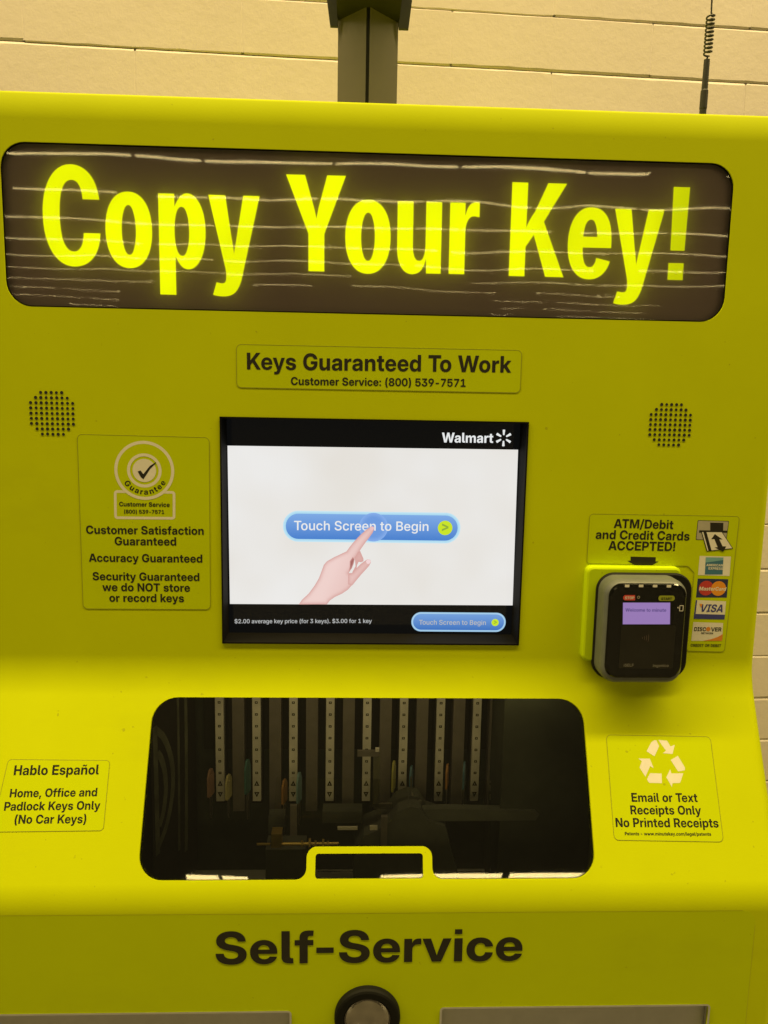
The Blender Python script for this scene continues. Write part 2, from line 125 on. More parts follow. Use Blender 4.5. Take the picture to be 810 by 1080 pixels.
KERN = {'To': -52, 'Te': -48, 'Yo': -30, 'Wo': -14, 'Wa': -16, 'AT': -24, 'Ke': -10, 'rd': -4, 'AC': -8, 'Pa': -14, 'Ac': -8, 'ke': -6, 'ey': -6, 'y ': -6, 'f-': -62, '-S': -46, '-7': -20, '9-': -20}
# ---------------------------------------------------------------- node helpers
def new_mat(name):
    m = bpy.data.materials.new(name); m.use_nodes = True
    nt = m.node_tree
    return m, nt, nt.nodes['Principled BSDF']

def noise(nt, scale, detail=3.0, rough=0.55, space='Object', vec_scale=None):
    tc = nt.nodes.new('ShaderNodeTexCoord'); n = nt.nodes.new('ShaderNodeTexNoise')
    n.inputs['Scale'].default_value = scale; n.inputs['Detail'].default_value = detail; n.inputs['Roughness'].default_value = rough
    if vec_scale:
        mp = nt.nodes.new('ShaderNodeMapping'); mp.inputs['Scale'].default_value = vec_scale
        nt.links.new(tc.outputs[space], mp.inputs['Vector']); nt.links.new(mp.outputs[0], n.inputs['Vector'])
    else:
        nt.links.new(tc.outputs[space], n.inputs['Vector'])
    return n

def ramp(nt, src, stops):
    r = nt.nodes.new('ShaderNodeValToRGB'); els = r.color_ramp.elements
    while len(els) > 1: els.remove(els[-1])
    els[0].position, els[0].color = stops[0][0], (*stops[0][1], 1)
    for p, c in stops[1:]:
        e = els.new(p); e.color = (*c, 1)
    nt.links.new(src, r.inputs[0]); return r

def bump(nt, bsdf, src, strength, dist):
    b = nt.nodes.new('ShaderNodeBump'); b.inputs['Strength'].default_value = strength; b.inputs['Distance'].default_value = dist
    nt.links.new(src, b.inputs['Height']); nt.links.new(b.outputs[0], bsdf.inputs['Normal']); return b

def plain(name, col, rough=0.5, metal=0.0, var=0.08, scale=60.0, spec=0.5, bump_s=0.0, bump_scale=400.0, bump_d=0.0004):
    """a painted / moulded surface: base colour with a little uneven tone and fine texture"""
    m, nt, b = new_mat(name)
    b.inputs['Roughness'].default_value = rough; b.inputs['Metallic'].default_value = metal
    b.inputs['Specular IOR Level'].default_value = spec
    n = noise(nt, scale)
    r = ramp(nt, n.outputs['Fac'], [(0.3, tuple(c * (1 - var) for c in col)), (0.7, tuple(min(1, c * (1 + var)) for c in col))])
    nt.links.new(r.outputs[0], b.inputs['Base Color'])
    if bump_s:
        n2 = noise(nt, bump_scale, 2.0)
        bump(nt, b, n2.outputs['Fac'], bump_s, bump_d)
    return m

def glow(name, col, strength=1.0, rough=0.12, spec=0.3):
    """pixels of a lit display or a backlit sign behind a clear cover"""
    m, nt, b = new_mat(name)
    b.inputs['Base Color'].default_value = (0.004, 0.004, 0.004, 1); b.inputs['Roughness'].default_value = rough
    b.inputs['Specular IOR Level'].default_value = spec
    b.inputs['Emission Color'].default_value = (*col, 1); b.inputs['Emission Strength'].default_value = strength
    return m

def srgb(r, g, b):
    f = lambda c: (c / 255 / 12.92) if c / 255 <= 0.04045 else ((c / 255 + 0.055) / 1.055) ** 2.4
    return (f(r), f(g), f(b))

M = {}
# lime paint of the kiosk shell: fine orange peel, faint uneven tone
def lime(name, col, rough, fine=0.06):
    m, nt, b = new_mat(name)
    b.inputs['Specular IOR Level'].default_value = 0.08
    n = noise(nt, 5.0, 6.0, 0.6)
    r = ramp(nt, n.outputs['Fac'], [(0.3, tuple(c * 0.955 for c in col)), (0.72, tuple(c * 1.04 for c in col))])
    spk = noise(nt, 130.0, 2.0, 0.5); sr = ramp(nt, spk.outputs['Fac'], [(0.73, (0, 0, 0)), (0.765, (0.4,) * 3)])
    rub = noise(nt, 2.6, 5.0, 0.7, vec_scale=(1, 1, 2.2)); rb_ = ramp(nt, rub.outputs['Fac'], [(0.56, (0, 0, 0)), (0.75, (0.12,) * 3)])
    ad = nt.nodes.new('ShaderNodeMath'); ad.operation = 'MAXIMUM'; nt.links.new(sr.outputs[0], ad.inputs[0]); nt.links.new(rb_.outputs[0], ad.inputs[1])
    mm = nt.nodes.new('ShaderNodeMix'); mm.data_type = 'RGBA'; nt.links.new(ad.outputs[0], mm.inputs[0]); nt.links.new(r.outputs[0], mm.inputs[6]); mm.inputs[7].default_value = (0.22, 0.20, 0.02, 1)
    nt.links.new(mm.outputs[2], b.inputs['Base Color'])
    n3 = noise(nt, 16.0, 4.0)
    rr = ramp(nt, n3.outputs['Fac'], [(0.3, (rough - 0.05,) * 3), (0.7, (rough + 0.06,) * 3)])
    nt.links.new(rr.outputs[0], b.inputs['Roughness'])
    n2 = noise(nt, 520.0, 2.0)
    bump(nt, b, n2.outputs['Fac'], fine, 0.0006)
    return m
LIME = (0.545, 0.622, 0.0)
M['lime'] = lime('lime_paint', LIME, 0.56)
M['lime_plate'] = lime('lime_plastic', (0.50, 0.66, 0.004), 0.3)
M['vinyl'] = lime('clear_vinyl_on_lime', (0.525, 0.628, 0.0), 0.42, 0.03)
M['vinyl_edge'] = plain('vinyl_edge_dirt_and_shade', (0.27, 0.28, 0.005), 0.6)  # dirt line plus painted edge shading round the stickers
M['seam'] = plain('panel_seam', (0.46, 0.50, 0.0), 0.6)
M['ink'] = plain('black_print', (0.022, 0.02, 0.012), 0.42, spec=0.3)
M['white_ink'] = plain('white_print', (0.80, 0.76, 0.66), 0.5, var=0.03)
M['black_plastic'] = plain('black_plastic', (0.012, 0.012, 0.011), 0.35, bump_s=0.03)
M['black_matte'] = plain('black_matte_plastic', (0.010, 0.010, 0.008), 0.6, spec=0.15)
M['bezel'] = plain('bezel_black', (0.008, 0.0075, 0.006), 0.75, spec=0.06)
M['grey_plastic'] = plain('grey_plastic', (0.125, 0.135, 0.125), 0.45, bump_s=0.08, bump_scale=900)
M['reader_glass'] = plain('reader_glass', (0.004, 0.004, 0.003), 0.06, spec=0.4)
M['reader_panel'] = plain('reader_keypad_panel', (0.017, 0.016, 0.012), 0.22, spec=0.3)
M['cabinet'] = plain('cabinet_interior', (0.06, 0.07, 0.05), 0.7, var=0.3, scale=14)
M['deck'] = plain('bounce_deck', (0.62, 0.62, 0.58), 0.5, var=0.1, scale=12)  # cabinet floor made pale as an unseen reflector, bouncing light onto the racks
M['rack'] = plain('rack_metal', (0.25, 0.23, 0.21), 0.5, metal=0.3)
M['rack_dark'] = plain('rack_gap', (0.02, 0.018, 0.012), 0.6)
M['strip'] = plain('label_strip_white', (0.80, 0.78, 0.72), 0.55, var=0.15, scale=25)
M['steel'] = plain('machine_steel', (0.42, 0.41, 0.38), 0.35, metal=0.85)
M['machine'] = plain('machine_housing', (0.12, 0.13, 0.11), 0.5, var=0.2, scale=20)
M['brass'] = plain('brass', (0.60, 0.44, 0.14), 0.35, metal=0.9)
M['tray_metal'] = plain('tray_metal', (0.50, 0.49, 0.47), 0.45, metal=0.25, var=0.05)
M['collar'] = plain('collar_black', (0.008, 0.008, 0.006), 0.6, spec=0.12)
M['cup'] = plain('brushed_steel', (0.40, 0.38, 0.36), 0.17, metal=0.97, var=0.25, scale=40)
M['post'] = plain('post_grey', (0.13, 0.12, 0.105), 0.25, var=0.05, scale=8)
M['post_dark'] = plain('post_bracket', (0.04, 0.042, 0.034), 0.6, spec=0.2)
M['bracket_under'] = plain('bracket_shade', (0.02, 0.02, 0.016), 0.7, spec=0.1)  # darker tone than the skirts: shade under the bracket put into the colour
M['rubber'] = plain('rubber_black', (0.02, 0.02, 0.016), 0.5)
M['wire'] = plain('steel_wire', (0.05, 0.048, 0.04), 0.4, metal=0.5)
M['side_print'] = plain('worn_side_print', (0.14, 0.15, 0.10), 0.6, var=0.35, scale=30)
M['hole'] = plain('speaker_hole', (0.012, 0.011, 0.006), 0.8, var=0.5, scale=350)
# painted block: fine roller texture, pits
m, nt, b = new_mat('painted_block'); M['block'] = m
n = noise(nt, 3.0, 5.0); r = ramp(nt, n.outputs['Fac'], [(0.3, (0.66, 0.585, 0.54)), (0.7, (0.72, 0.645, 0.60))])
nt.links.new(r.outputs[0], b.inputs['Base Color']); b.inputs['Roughness'].default_value = 0.45
n1 = noise(nt, 55.0, 6.0, 0.65); bump(nt, b, n1.outputs['Fac'], 0.3, 0.0028)
M['floor'] = plain('polished_concrete', (0.15, 0.14, 0.12), 0.25, var=0.15, scale=2.0)
# header acrylic: smoked, glossy and slightly wavy
def wavy(nt, bsdf, s1=1.0):
    a = noise(nt, 7.0, 1.0, 0.4, vec_scale=(0.9, 1, 1.0)); c = noise(nt, 26.0, 1.0, 0.4, vec_scale=(0.8, 1, 0.5))
    mx = nt.nodes.new('ShaderNodeMath'); mx.operation = 'MULTIPLY_ADD'; mx.inputs[1].default_value = 0.06
    nt.links.new(c.outputs['Fac'], mx.inputs[0]); nt.links.new(a.outputs['Fac'], mx.inputs[2])
    bump(nt, bsdf, mx.outputs[0], 1.0, 0.00042 * s1)
m, nt, b = new_mat('smoked_acrylic'); M['header'] = m
b.inputs['Base Color'].default_value = (0.37, 0.285, 0.27, 1); b.inputs['Roughness'].default_value = 0.02
b.inputs['Roughness'].default_value = 0.6; b.inputs['Specular IOR Level'].default_value = 0.1
# backlit letters under the same acrylic; the lamp behind fades towards the last letter
m, nt, b = new_mat('backlit_yellow'); M['backlit'] = m
b.inputs['Base Color'].default_value = (0.05, 0.055, 0.0, 1); b.inputs['Roughness'].default_value = 0.02
tc = nt.nodes.new('ShaderNodeTexCoord'); sp = nt.nodes.new('ShaderNodeSeparateXYZ'); nt.links.new(tc.outputs['Object'], sp.inputs[0])
mr = nt.nodes.new('ShaderNodeMapRange'); mr.interpolation_type = 'SMOOTHSTEP'
for k, v in (('From Min', 0.265), ('From Max', 0.325), ('To Min', 1.0), ('To Max', 0.62)): mr.inputs[k].default_value = v
nt.links.new(sp.outputs[0], mr.inputs['Value'])
nl = noise(nt, 9.0, 1.0); rl = ramp(nt, nl.outputs['Fac'], [(0.3, (0.86,) * 3), (0.65, (1.04,) * 3)])
mu = nt.nodes.new('ShaderNodeMath'); mu.operation = 'MULTIPLY'; nt.links.new(mr.outputs[0], mu.inputs[0]); nt.links.new(rl.outputs[0], mu.inputs[1])
b.inputs['Emission Color'].default_value = (0.92, 1.0, 0.0, 1); nt.links.new(mu.outputs[0], b.inputs['Emission Strength'])
b.inputs['Roughness'].default_value = 0.6; b.inputs['Specular IOR Level'].default_value = 0.1
m = bpy.data.materials.new('clear_sign_cover'); m.use_nodes = True; M['sign_cover'] = m
nt = m.node_tree; nt.nodes.remove(nt.nodes['Principled BSDF']); out = nt.nodes['Material Output']
tr = nt.nodes.new('ShaderNodeBsdfTransparent'); tl = nt.nodes.new('ShaderNodeBsdfTranslucent'); tl.inputs[0].default_value = (0.9, 0.9, 0.88, 1)
gl = nt.nodes.new('ShaderNodeBsdfGlossy'); gl.inputs['Roughness'].default_value = 0.02
fr = nt.nodes.new('ShaderNodeFresnel'); fr.inputs['IOR'].default_value = 1.5
m1 = nt.nodes.new('ShaderNodeMixShader'); m1.inputs[0].default_value = 0.105; nt.links.new(tr.outputs[0], m1.inputs[1]); nt.links.new(tl.outputs[0], m1.inputs[2])
mx = nt.nodes.new('ShaderNodeMixShader'); nt.links.new(fr.outputs[0], mx.inputs[0]); nt.links.new(m1.outputs[0], mx.inputs[1]); nt.links.new(gl.outputs[0], mx.inputs[2]); nt.links.new(mx.outputs[0], out.inputs['Surface'])
wavy(nt, gl)
# tinted window: see-through plus mirror
m = bpy.data.materials.new('tinted_acrylic'); m.use_nodes = True; M['window'] = m
nt = m.node_tree; nt.nodes.remove(nt.nodes['Principled BSDF']); out = nt.nodes['Material Output']
tr = nt.nodes.new('ShaderNodeBsdfTransparent'); tr.inputs[0].default_value = (0.985, 0.985, 0.95, 1)
gl = nt.nodes.new('ShaderNodeBsdfGlossy'); gl.inputs['Roughness'].default_value = 0.015
fr = nt.nodes.new('ShaderNodeFresnel'); fr.inputs['IOR'].default_value = 1.5
mx = nt.nodes.new('ShaderNodeMixShader')
nt.links.new(fr.outputs[0], mx.inputs[0]); nt.links.new(tr.outputs[0], mx.inputs[1]); nt.links.new(gl.outputs[0], mx.inputs[2]); nt.links.new(mx.outputs[0], out.inputs['Surface'])
a = noise(nt, 3.0, 1.0); bm = nt.nodes.new('ShaderNodeBump'); bm.inputs['Distance'].default_value = 0.0018; bm.inputs['Strength'].default_value = 1.0
nt.links.new(a.outputs['Fac'], bm.inputs['Height']); nt.links.new(bm.outputs[0], gl.inputs['Normal'])
# display pixels
M['px_black'] = glow('display_black', srgb(14, 15, 16), 0.6, 0.1)
M['px_white'] = glow('display_white', srgb(226, 224, 219), 1.0)
m = M['px_white']; nt = m.node_tree
n = noise(nt, 9.0, 2.0); r = ramp(nt, n.outputs['Fac'], [(0.3, srgb(222, 218, 211)), (0.7, srgb(229, 228, 226))]); nt.links.new(r.outputs[0], nt.nodes['Principled BSDF'].inputs['Emission Color'])
M['px_text'] = glow('display_text', srgb(226, 228, 228), 1.0)
M['px_small'] = glow('display_small_text', srgb(188, 190, 190), 0.9)
M['px_lime'] = glow('display_lime', srgb(196, 222, 40), 1.0)
M['px_chev'] = glow('display_chevron', srgb(140, 170, 60), 1.0)
M['px_purple'] = glow('reader_display', srgb(152, 122, 182), 0.9)
M['px_ink'] = glow('reader_display_ink', srgb(84, 66, 120), 1.0)
M['px_col'] = glow('display_picture', (1, 1, 1), 1.0)
nt = M['px_col'].node_tree; at = nt.nodes.new('ShaderNodeVertexColor'); at.layer_name = 'Col'
nt.links.new(at.outputs[0], nt.nodes['Principled BSDF'].inputs['Emission Color'])
for k, c in dict(red=(0.52, 0.045, 0.035), orange=(0.80, 0.30, 0.02), navy=(0.025, 0.03, 0.10), visa_blue=(0.05, 0.055, 0.25), amex_blue=(0.05, 0.17, 0.27),
                 amex_light=(0.20, 0.42, 0.46), disc_orange=(0.75, 0.26, 0.03), stop_red=(0.65, 0.07, 0.05), start_green=(0.30, 0.34, 0.02), led=(0.75, 0.72, 0.66),
                 icon_grey=(0.42, 0.39, 0.30), dim_text=(0.16, 0.15, 0.12), tap=(0.09, 0.06, 0.04), pink=(0.42, 0.25, 0.18), cream=(0.68, 0.62, 0.30), teal=(0.08, 0.22, 0.22),
                 key_orange=(0.48, 0.24, 0.08), pale_blue=(0.24, 0.42, 0.50), key_yellow=(0.50, 0.48, 0.12), key_blue=(0.10, 0.22, 0.32), lav=(0.55, 0.42, 0.40)).items():
    M[k] = plain(k + '_print', c, 0.4, var=0.05)

# ---------------------------------------------------------------- planes of the machine: (x, v, h) in mm -> world metres
BETA = math.radians(26.5); SB, CB = math.sin(BETA), math.cos(BETA); Z0 = -305.0
def F(x, v, h=0.0): return Vector((x, -h, v)) / 1000 + Vector((0, 0, CAMZ))            # upper face
def S(x, v, h=0.0): return Vector((x, v * SB - h * CB, Z0 + v * CB + h * SB)) / 1000 + Vector((0, 0, CAMZ))   # sloped face
def G(x, v, h=0.0): return Vector((x, 9 - h, v)) / 1000 + Vector((0, 0, CAMZ))      # back panel of the sign
def L(x, v, h=0.0): return Vector((x, -100 - h, v)) / 1000 + Vector((0, 0, CAMZ))      # lower front
def D(x, v, h=0.0): return Vector((x, 34 - h, v)) / 1000 + Vector((0, 0, CAMZ))        # display
def R(x, v, h=0.0): return Vector((x, -41 - h, v)) / 1000 + Vector((0, 0, CAMZ))       # card reader front
def I(x, v, h=0.0): return Vector((x, 150 - h, v)) / 1000 + Vector((0, 0, CAMZ))       # key racks
def K(x, v, h=0.0): return Vector((x, 60 - h, v)) / 1000 + Vector((0, 0, CAMZ))        # cutting machine
def A(x, v, h=0.0): return Vector((x, 200 - h, v)) / 1000 + Vector((0, 0, CAMZ))       # antenna
def B(x, v, h=0.0): return Vector((x, 350 - h, v)) / 1000 + Vector((0, 0, CAMZ))       # post

# ---------------------------------------------------------------- mesh building
ORIGIN = {}
class MB:
    def __init__(s): s.v = []; s.f = []; s.m = []; s.n = []; s.mats = []; s.c = []
    def mi(s, mat):
        if mat not in s.mats: s.mats.append(mat)
        return s.mats.index(mat)
    def add(s, verts, faces, mat, normals=None, cols=None):
        o = len(s.v); s.v += [Vector(v) for v in verts]; k = s.mi(mat)
        s.n += (normals if normals else [None] * len(verts)); s.c += (cols if cols else [(1, 1, 1, 1)] * len(verts))
        for f in faces: s.f.append(tuple(i + o for i in f)); s.m.append(k)
    def build(s, name, parent=None, smooth=False):
        org = ORIGIN.get(parent.name, Vector((0, 0, 0))) if parent else None
        if org is None:
            org = sum(s.v, Vector()) / len(s.v); org.z = min(v.z for v in s.v)
        me = bpy.data.meshes.new(name); me.from_pydata([v - org for v in s.v], [], s.f)
        for mt in s.mats: me.materials.append(M[mt])
        me.polygons.foreach_set('material_index', s.m)
        if smooth: me.polygons.foreach_set('use_smooth', [True] * len(s.f))
        if any(c != (1, 1, 1, 1) for c in s.c):
            ca = me.color_attributes.new('Col', 'FLOAT_COLOR', 'POINT')
            for i, c in enumerate(s.c): ca.data[i].color = c
        if any(n is not None for n in s.n):
            me.polygons.foreach_set('use_smooth', [True] * len(s.f))
            me.normals_split_custom_set_from_vertices([tuple(n) if n is not None else (0, 0, 0) for n in s.n])
        me.validate(); me.update()
        o = bpy.data.objects.new(name, me); COL.objects.link(o)
        if parent: o.parent = parent
        else: o.location = org
        ORIGIN[o.name] = org
        return o

def tag(o, label=None, cat=None, group=None, kind=None):
    for k, v in (('label', label), ('category', cat), ('group', group), ('kind', kind)):
        if v: o[k] = v
    return o
def thing(name, loc, label, cat, group=None):
    o = bpy.data.objects.new(name, None); COL.objects.link(o); o.location = loc; o.empty_display_size = 0.1
    ORIGIN[o.name] = Vector(loc)
    return tag(o, label, cat, group)

def area2(c): return sum(a[0] * b[1] - b[0] * a[1] for a, b in zip(c, c[1:] + c[:1])) / 2
def ccw(c): return c if area2(c) > 0 else c[::-1]
def fill(mb, P, outer, holes=(), h=0.0, mat='ink', normal=None):
    loops = [[Vector((p[0], p[1], 0)) for p in c] for c in [outer] + list(holes)]
    flat = [p for c in loops for p in c]
    tris = []
    for t in tessellate_polygon(loops):
        a, b_, c = (flat[i] for i in t)
        ar = (b_.x - a.x) * (c.y - a.y) - (c.x - a.x) * (b_.y - a.y)
        if abs(ar) < 1e-9: continue
        tris.append(t if ar > 0 else t[::-1])
    mb.add([P(p.x, p.y, h) for p in flat], tris, mat, [normal] * len(flat) if normal else None)
def walls(mb, P, loop, h0, h1, mat, inward=False, smooth_n=False):
    """side faces of a slab (inward: of a hole) between heights h0 < h1"""
    c = ccw(list(loop)); n = len(c)
    for i in range(n):
        a, b_ = c[i], c[(i + 1) % n]
        q = [P(*a, h0), P(*b_, h0), P(*b_, h1), P(*a, h1)]
        if inward: q = q[::-1]
        nn = None
        if smooth_n:
            nn = [(q[1] - q[0]).cross(q[2] - q[1]).normalized()] * 4
        mb.add(q, [(0, 1, 2, 3)], mat, nn)
def slab(mb, P, outer, h0, h1, mat, side=None, holes=()):
    fill(mb, P, outer, holes, h1, mat); walls(mb, P, outer, h0, h1, side or mat)
    for hl in holes: walls(mb, P, hl, h0, h1, side or mat, True)
def rquad(q, r, n=6):
    """corner-rounded polygon through the points q"""
    out = []; m = len(q); rs = r if isinstance(r, (list, tuple)) else [r] * m
    for i in range(m):
        p = Vector(q[i]); a = Vector(q[i - 1]) - p; b_ = Vector(q[(i + 1) % m]) - p
        if rs[i] <= 0: out.append(tuple(p)); continue
        th = a.angle(b_); t = min(rs[i] / math.tan(th / 2), 0.49 * a.length, 0.49 * b_.length); rr = t * math.tan(th / 2)
        p0 = p + a.normalized() * t; p1 = p + b_.normalized() * t
        cen = p + (a.normalized() + b_.normalized()).normalized() * (rr / math.sin(th / 2))
        a0 = math.atan2(*(p0 - cen).yx); a1 = math.atan2(*(p1 - cen).yx); d = (a1 - a0 + math.pi) % (2 * math.pi) - math.pi
        for k in range(n + 1):
            an = a0 + d * k / n; out.append((cen.x + rr * math.cos(an), cen.y + rr * math.sin(an)))
    return out
def box2(p, q, r=0, n=6):
    x0, x1 = sorted((p[0], q[0])); y0, y1 = sorted((p[1], q[1]))
    pts = [(x0, y0), (x1, y0), (x1, y1), (x0, y1)]
    return rquad(pts, r, n) if r else pts
def inset(c, d):
    c = ccw(list(c)); n = len(c); out = []
    for i in range(n):
        a, p, b_ = Vector(c[i - 1]), Vector(c[i]), Vector(c[(i + 1) % n])
        e1 = (p - a).normalized(); e2 = (b_ - p).normalized()
        n1 = Vector((-e1.y, e1.x)); n2 = Vector((-e2.y, e2.x)); bis = (n1 + n2)
        if bis.length < 1e-6: bis = n1
        bis.normalize(); out.append(tuple(p + bis * (d / max(0.35, bis.dot(n1)))))
    return out
def ring(mb, P, c, w, h, mat):
    c = ccw(list(c)); i = inset(c, w); n = len(c)
    mb.add([P(*p, h) for p in c] + [P(*p, h) for p in i], [(k, (k + 1) % n, n + (k + 1) % n, n + k) for k in range(n)], mat)
def disc(c, r, n=28, ry=None): return [(c[0] + r * math.cos(2 * math.pi * k / n), c[1] + (ry or r) * math.sin(2 * math.pi * k / n)) for k in range(n)]
def bxw(mb, lo, hi, mat):
    """axis-aligned box, mm relative to the camera height: x, y (back positive), z"""
    x0, y0, z0 = lo; x1, y1, z1 = hi
    v = [Vector((x, y, z)) / 1000 + Vector((0, 0, CAMZ)) for z in (z0, z1) for y in (y0, y1) for x in (x0, x1)]
    mb.add(v, [(0, 2, 3, 1), (4, 5, 7, 6), (0, 1, 5, 4), (2, 6, 7, 3), (0, 4, 6, 2), (1, 3, 7, 5)], mat)
def tube(mb, pts, r, mat, n=10, cap=True):
    pts = [Vector(p) for p in pts]; rs = r if isinstance(r, (list, tuple)) else [r] * len(pts)
    up = None; rings = []
    for i, p in enumerate(pts):
        t = (pts[min(i + 1, len(pts) - 1)] - pts[max(i - 1, 0)]).normalized()
        if up is None: up = t.orthogonal().normalized()
        up = (up - t * up.dot(t)).normalized(); s = t.cross(up)
        rings.append([p + (up * math.cos(2 * math.pi * k / n) + s * math.sin(2 * math.pi * k / n)) * rs[i] for k in range(n)])
    v = [q for rg in rings for q in rg]
    f = [(i * n + k, i * n + (k + 1) % n, (i + 1) * n + (k + 1) % n, (i + 1) * n + k) for i in range(len(pts) - 1) for k in range(n)]
    if cap: f += [tuple(range(n))[::-1], tuple((len(pts) - 1) * n + k for k in range(n))]
    mb.add(v, f, mat)

# ---------------------------------------------------------------- lettering
def parse(font, ch):
    parts = GLYPHS[font][ch].split('|'); adv = int(parts[0]); cs = []
    for s in parts[1:]:
        if not s: continue
        raw = []
        for tk in s.split(' '):
            on = not tk.endswith('c'); x, y = tk.rstrip('c').split(','); raw.append((float(x), float(y), on))
        pts = []
        for i, p in enumerate(raw):
            pts.append(p); q = raw[(i + 1) % len(raw)]
            if not p[2] and not q[2]: pts.append(((p[0] + q[0]) / 2, (p[1] + q[1]) / 2, True))
        while not pts[0][2]: pts = pts[1:] + pts[:1]
        out = []; n = len(pts); i = 0
        while i < n:
            p = pts[i]; q = pts[(i + 1) % n]
            out.append((p[0], p[1]))
            if not q[2]:
                r_ = pts[(i + 2) % n]
                for k in (1, 2, 3):
                    t = k / 4; out.append(((1 - t) ** 2 * p[0] + 2 * t * (1 - t) * q[0] + t * t * r_[0], (1 - t) ** 2 * p[1] + 2 * t * (1 - t) * q[1] + t * t * r_[1]))
                i += 2
            else: i += 1
        cl = []
        for p in out:
            if not cl or abs(p[0] - cl[-1][0]) + abs(p[1] - cl[-1][1]) > 0.3: cl.append(p)
        if len(cl) > 2: cs.append(cl)
    return adv, cs
def inside(p, c):
    r_ = False
    for a, b_ in zip(c, c[1:] + c[:1]):
        if (a[1] > p[1]) != (b_[1] > p[1]) and p[0] < (b_[0] - a[0]) * (p[1] - a[1]) / (b_[1] - a[1]) + a[0]: r_ = not r_
    return r_
GCACHE = {}
def glyph_tris(cs, key):
    """triangles of a letter: every face round which the outlines wind at least once"""
    if key in GCACHE: return GCACHE[key]
    pts = []; eds = []
    for c in cs:
        o = len(pts); pts += [Vector(p) for p in c]; eds += [(o + k, o + (k + 1) % len(c)) for k in range(len(c))]
    r_ = delaunay_2d_cdt(pts, eds, [], 0, 1e-4)
    vs = [(p.x, p.y) for p in r_[0]]; fs = []
    for f in r_[2]:
        q = [vs[i] for i in f]; cx, cy = sum(p[0] for p in q) / len(q), sum(p[1] for p in q) / len(q); w_ = 0
        for c in cs:
            for a, b_ in zip(c, c[1:] + c[:1]):
                if (a[1] > cy) != (b_[1] > cy) and cx < (b_[0] - a[0]) * (cy - a[1]) / (b_[1] - a[1]) + a[0]: w_ += 1 if b_[1] > a[1] else -1
        if w_: fs.append(tuple(f) if area2(q) > 0 else tuple(f)[::-1])
    GCACHE[key] = (vs, fs); return vs, fs
def glyph_fill(mb, P, cs, fn, h, mat, key):
    vs, fs = glyph_tris(cs, key)
    mb.add([P(*fn(*p), h) for p in vs], fs, mat)
def text(mb, P, s, pl, pr, mat='ink', font='B', h=0.38, cap=None, slant=0.0, track=0.0, ytall=1.06):
    """one line of writing whose ink runs from pl to pr (baseline ends, mm on plane P)"""
    pen = 0; items = []
    for i, ch in enumerate(s):
        adv, cs = parse(font, ch); items.append((pen, cs))
        pen += adv + track + (KERN.get(s[i:i + 2], 0) if font != 'C' else KERN.get(s[i:i + 2], 0) * 0.6)
    xs = [x + p0 for p0, cs in items for c in cs for x, y in c]
    x0, x1 = min(xs), max(xs); pl, pr = Vector(pl), Vector(pr); d = pr - pl
    sx = d.length / (x1 - x0); sy = sx * ytall if cap is None else cap / 372.5
    e = d.normalized(); u = Vector((-e.y, e.x))
    for k, (p0, cs) in enumerate(items):
        if not cs: continue
        def fn(x, y, p0=p0):
            q = pl + e * ((x + p0 - x0 + slant * y) * sx) + u * (y * sy); return (q.x, q.y)
        glyph_fill(mb, P, cs, fn, h, mat, (font, s[k]))
def arc_text(mb, P, s, c, r, a0, a1, size, mat='ink', font='B', h=0.4):
    """writing along the inside of a ring's lower half, read left to right"""
    advs = [parse(font, ch) for ch in s]; tot = sum(a for a, _ in advs); k = size / 372.5; pen = 0
    for ch, (adv, cs) in zip(s, advs):
        an = a0 + (a1 - a0) * (pen + adv / 2) / tot; pen += adv
        cx, cy = c[0] + r * math.cos(an), c[1] + r * math.sin(an); t = an + math.pi / 2
        def fn(x, y):
            x = (x - adv / 2) * k; y = y * k
            return (cx + x * math.cos(t) - y * math.sin(t), cy + x * math.sin(t) + y * math.cos(t))
        glyph_fill(mb, P, cs, fn, h, mat, (font, ch))
def gradpoly(mb, P, outer, colf, step, h, mat='px_col'):
    """a patch of a displayed picture: fine triangles, each corner with its own pixel colour"""
    outer = ccw(list(outer)); n = len(outer)
    dense = []
    for a, b_ in zip(outer, outer[1:] + outer[:1]):
        k = max(1, int(math.dist(a, b_) / step)); dense += [(a[0] + (b_[0] - a[0]) * i / k, a[1] + (b_[1] - a[1]) * i / k) for i in range(k)]
    n = len(dense); pts = [Vector(p) for p in dense]
    x0 = min(p[0] for p in outer); x1 = max(p[0] for p in outer); y0 = min(p[1] for p in outer); y1 = max(p[1] for p in outer)
    y = y0 + step * 0.5
    while y < y1:
        x = x0 + step * 0.5
        while x < x1:
            if inside((x, y), dense) and min(math.dist((x, y), q) for q in dense) > step * 0.4: pts.append(Vector((x, y)))
            x += step
        y += step
    r_ = delaunay_2d_cdt(pts, [], [list(range(n))], 1, 1e-5)
    vs = [(p.x, p.y) for p in r_[0]]
    fs = []
    for f in r_[2]:
        c = [vs[i] for i in f]; fs.append(tuple(f) if area2(c) > 0 else tuple(f)[::-1])
    def ed(p): return min(math.dist(p, q) for q in dense)
    mb.add([P(*p, h) for p in vs], fs, mat, None, [(*colf(p, ed(p)), 1) for p in vs])
mix = lambda a, b_, t: tuple(x + (y - x) * max(0, min(1, t)) for x, y in zip(a, b_))

# ================================================================= THE SETTING
mb = MB(); mb.add([(-30, -40, 0), (30, -40, 0), (30, 6, 0), (-30, 6, 0)], [(0, 1, 2, 3)], 'floor')
tag(mb.build('floor'), kind='structure')

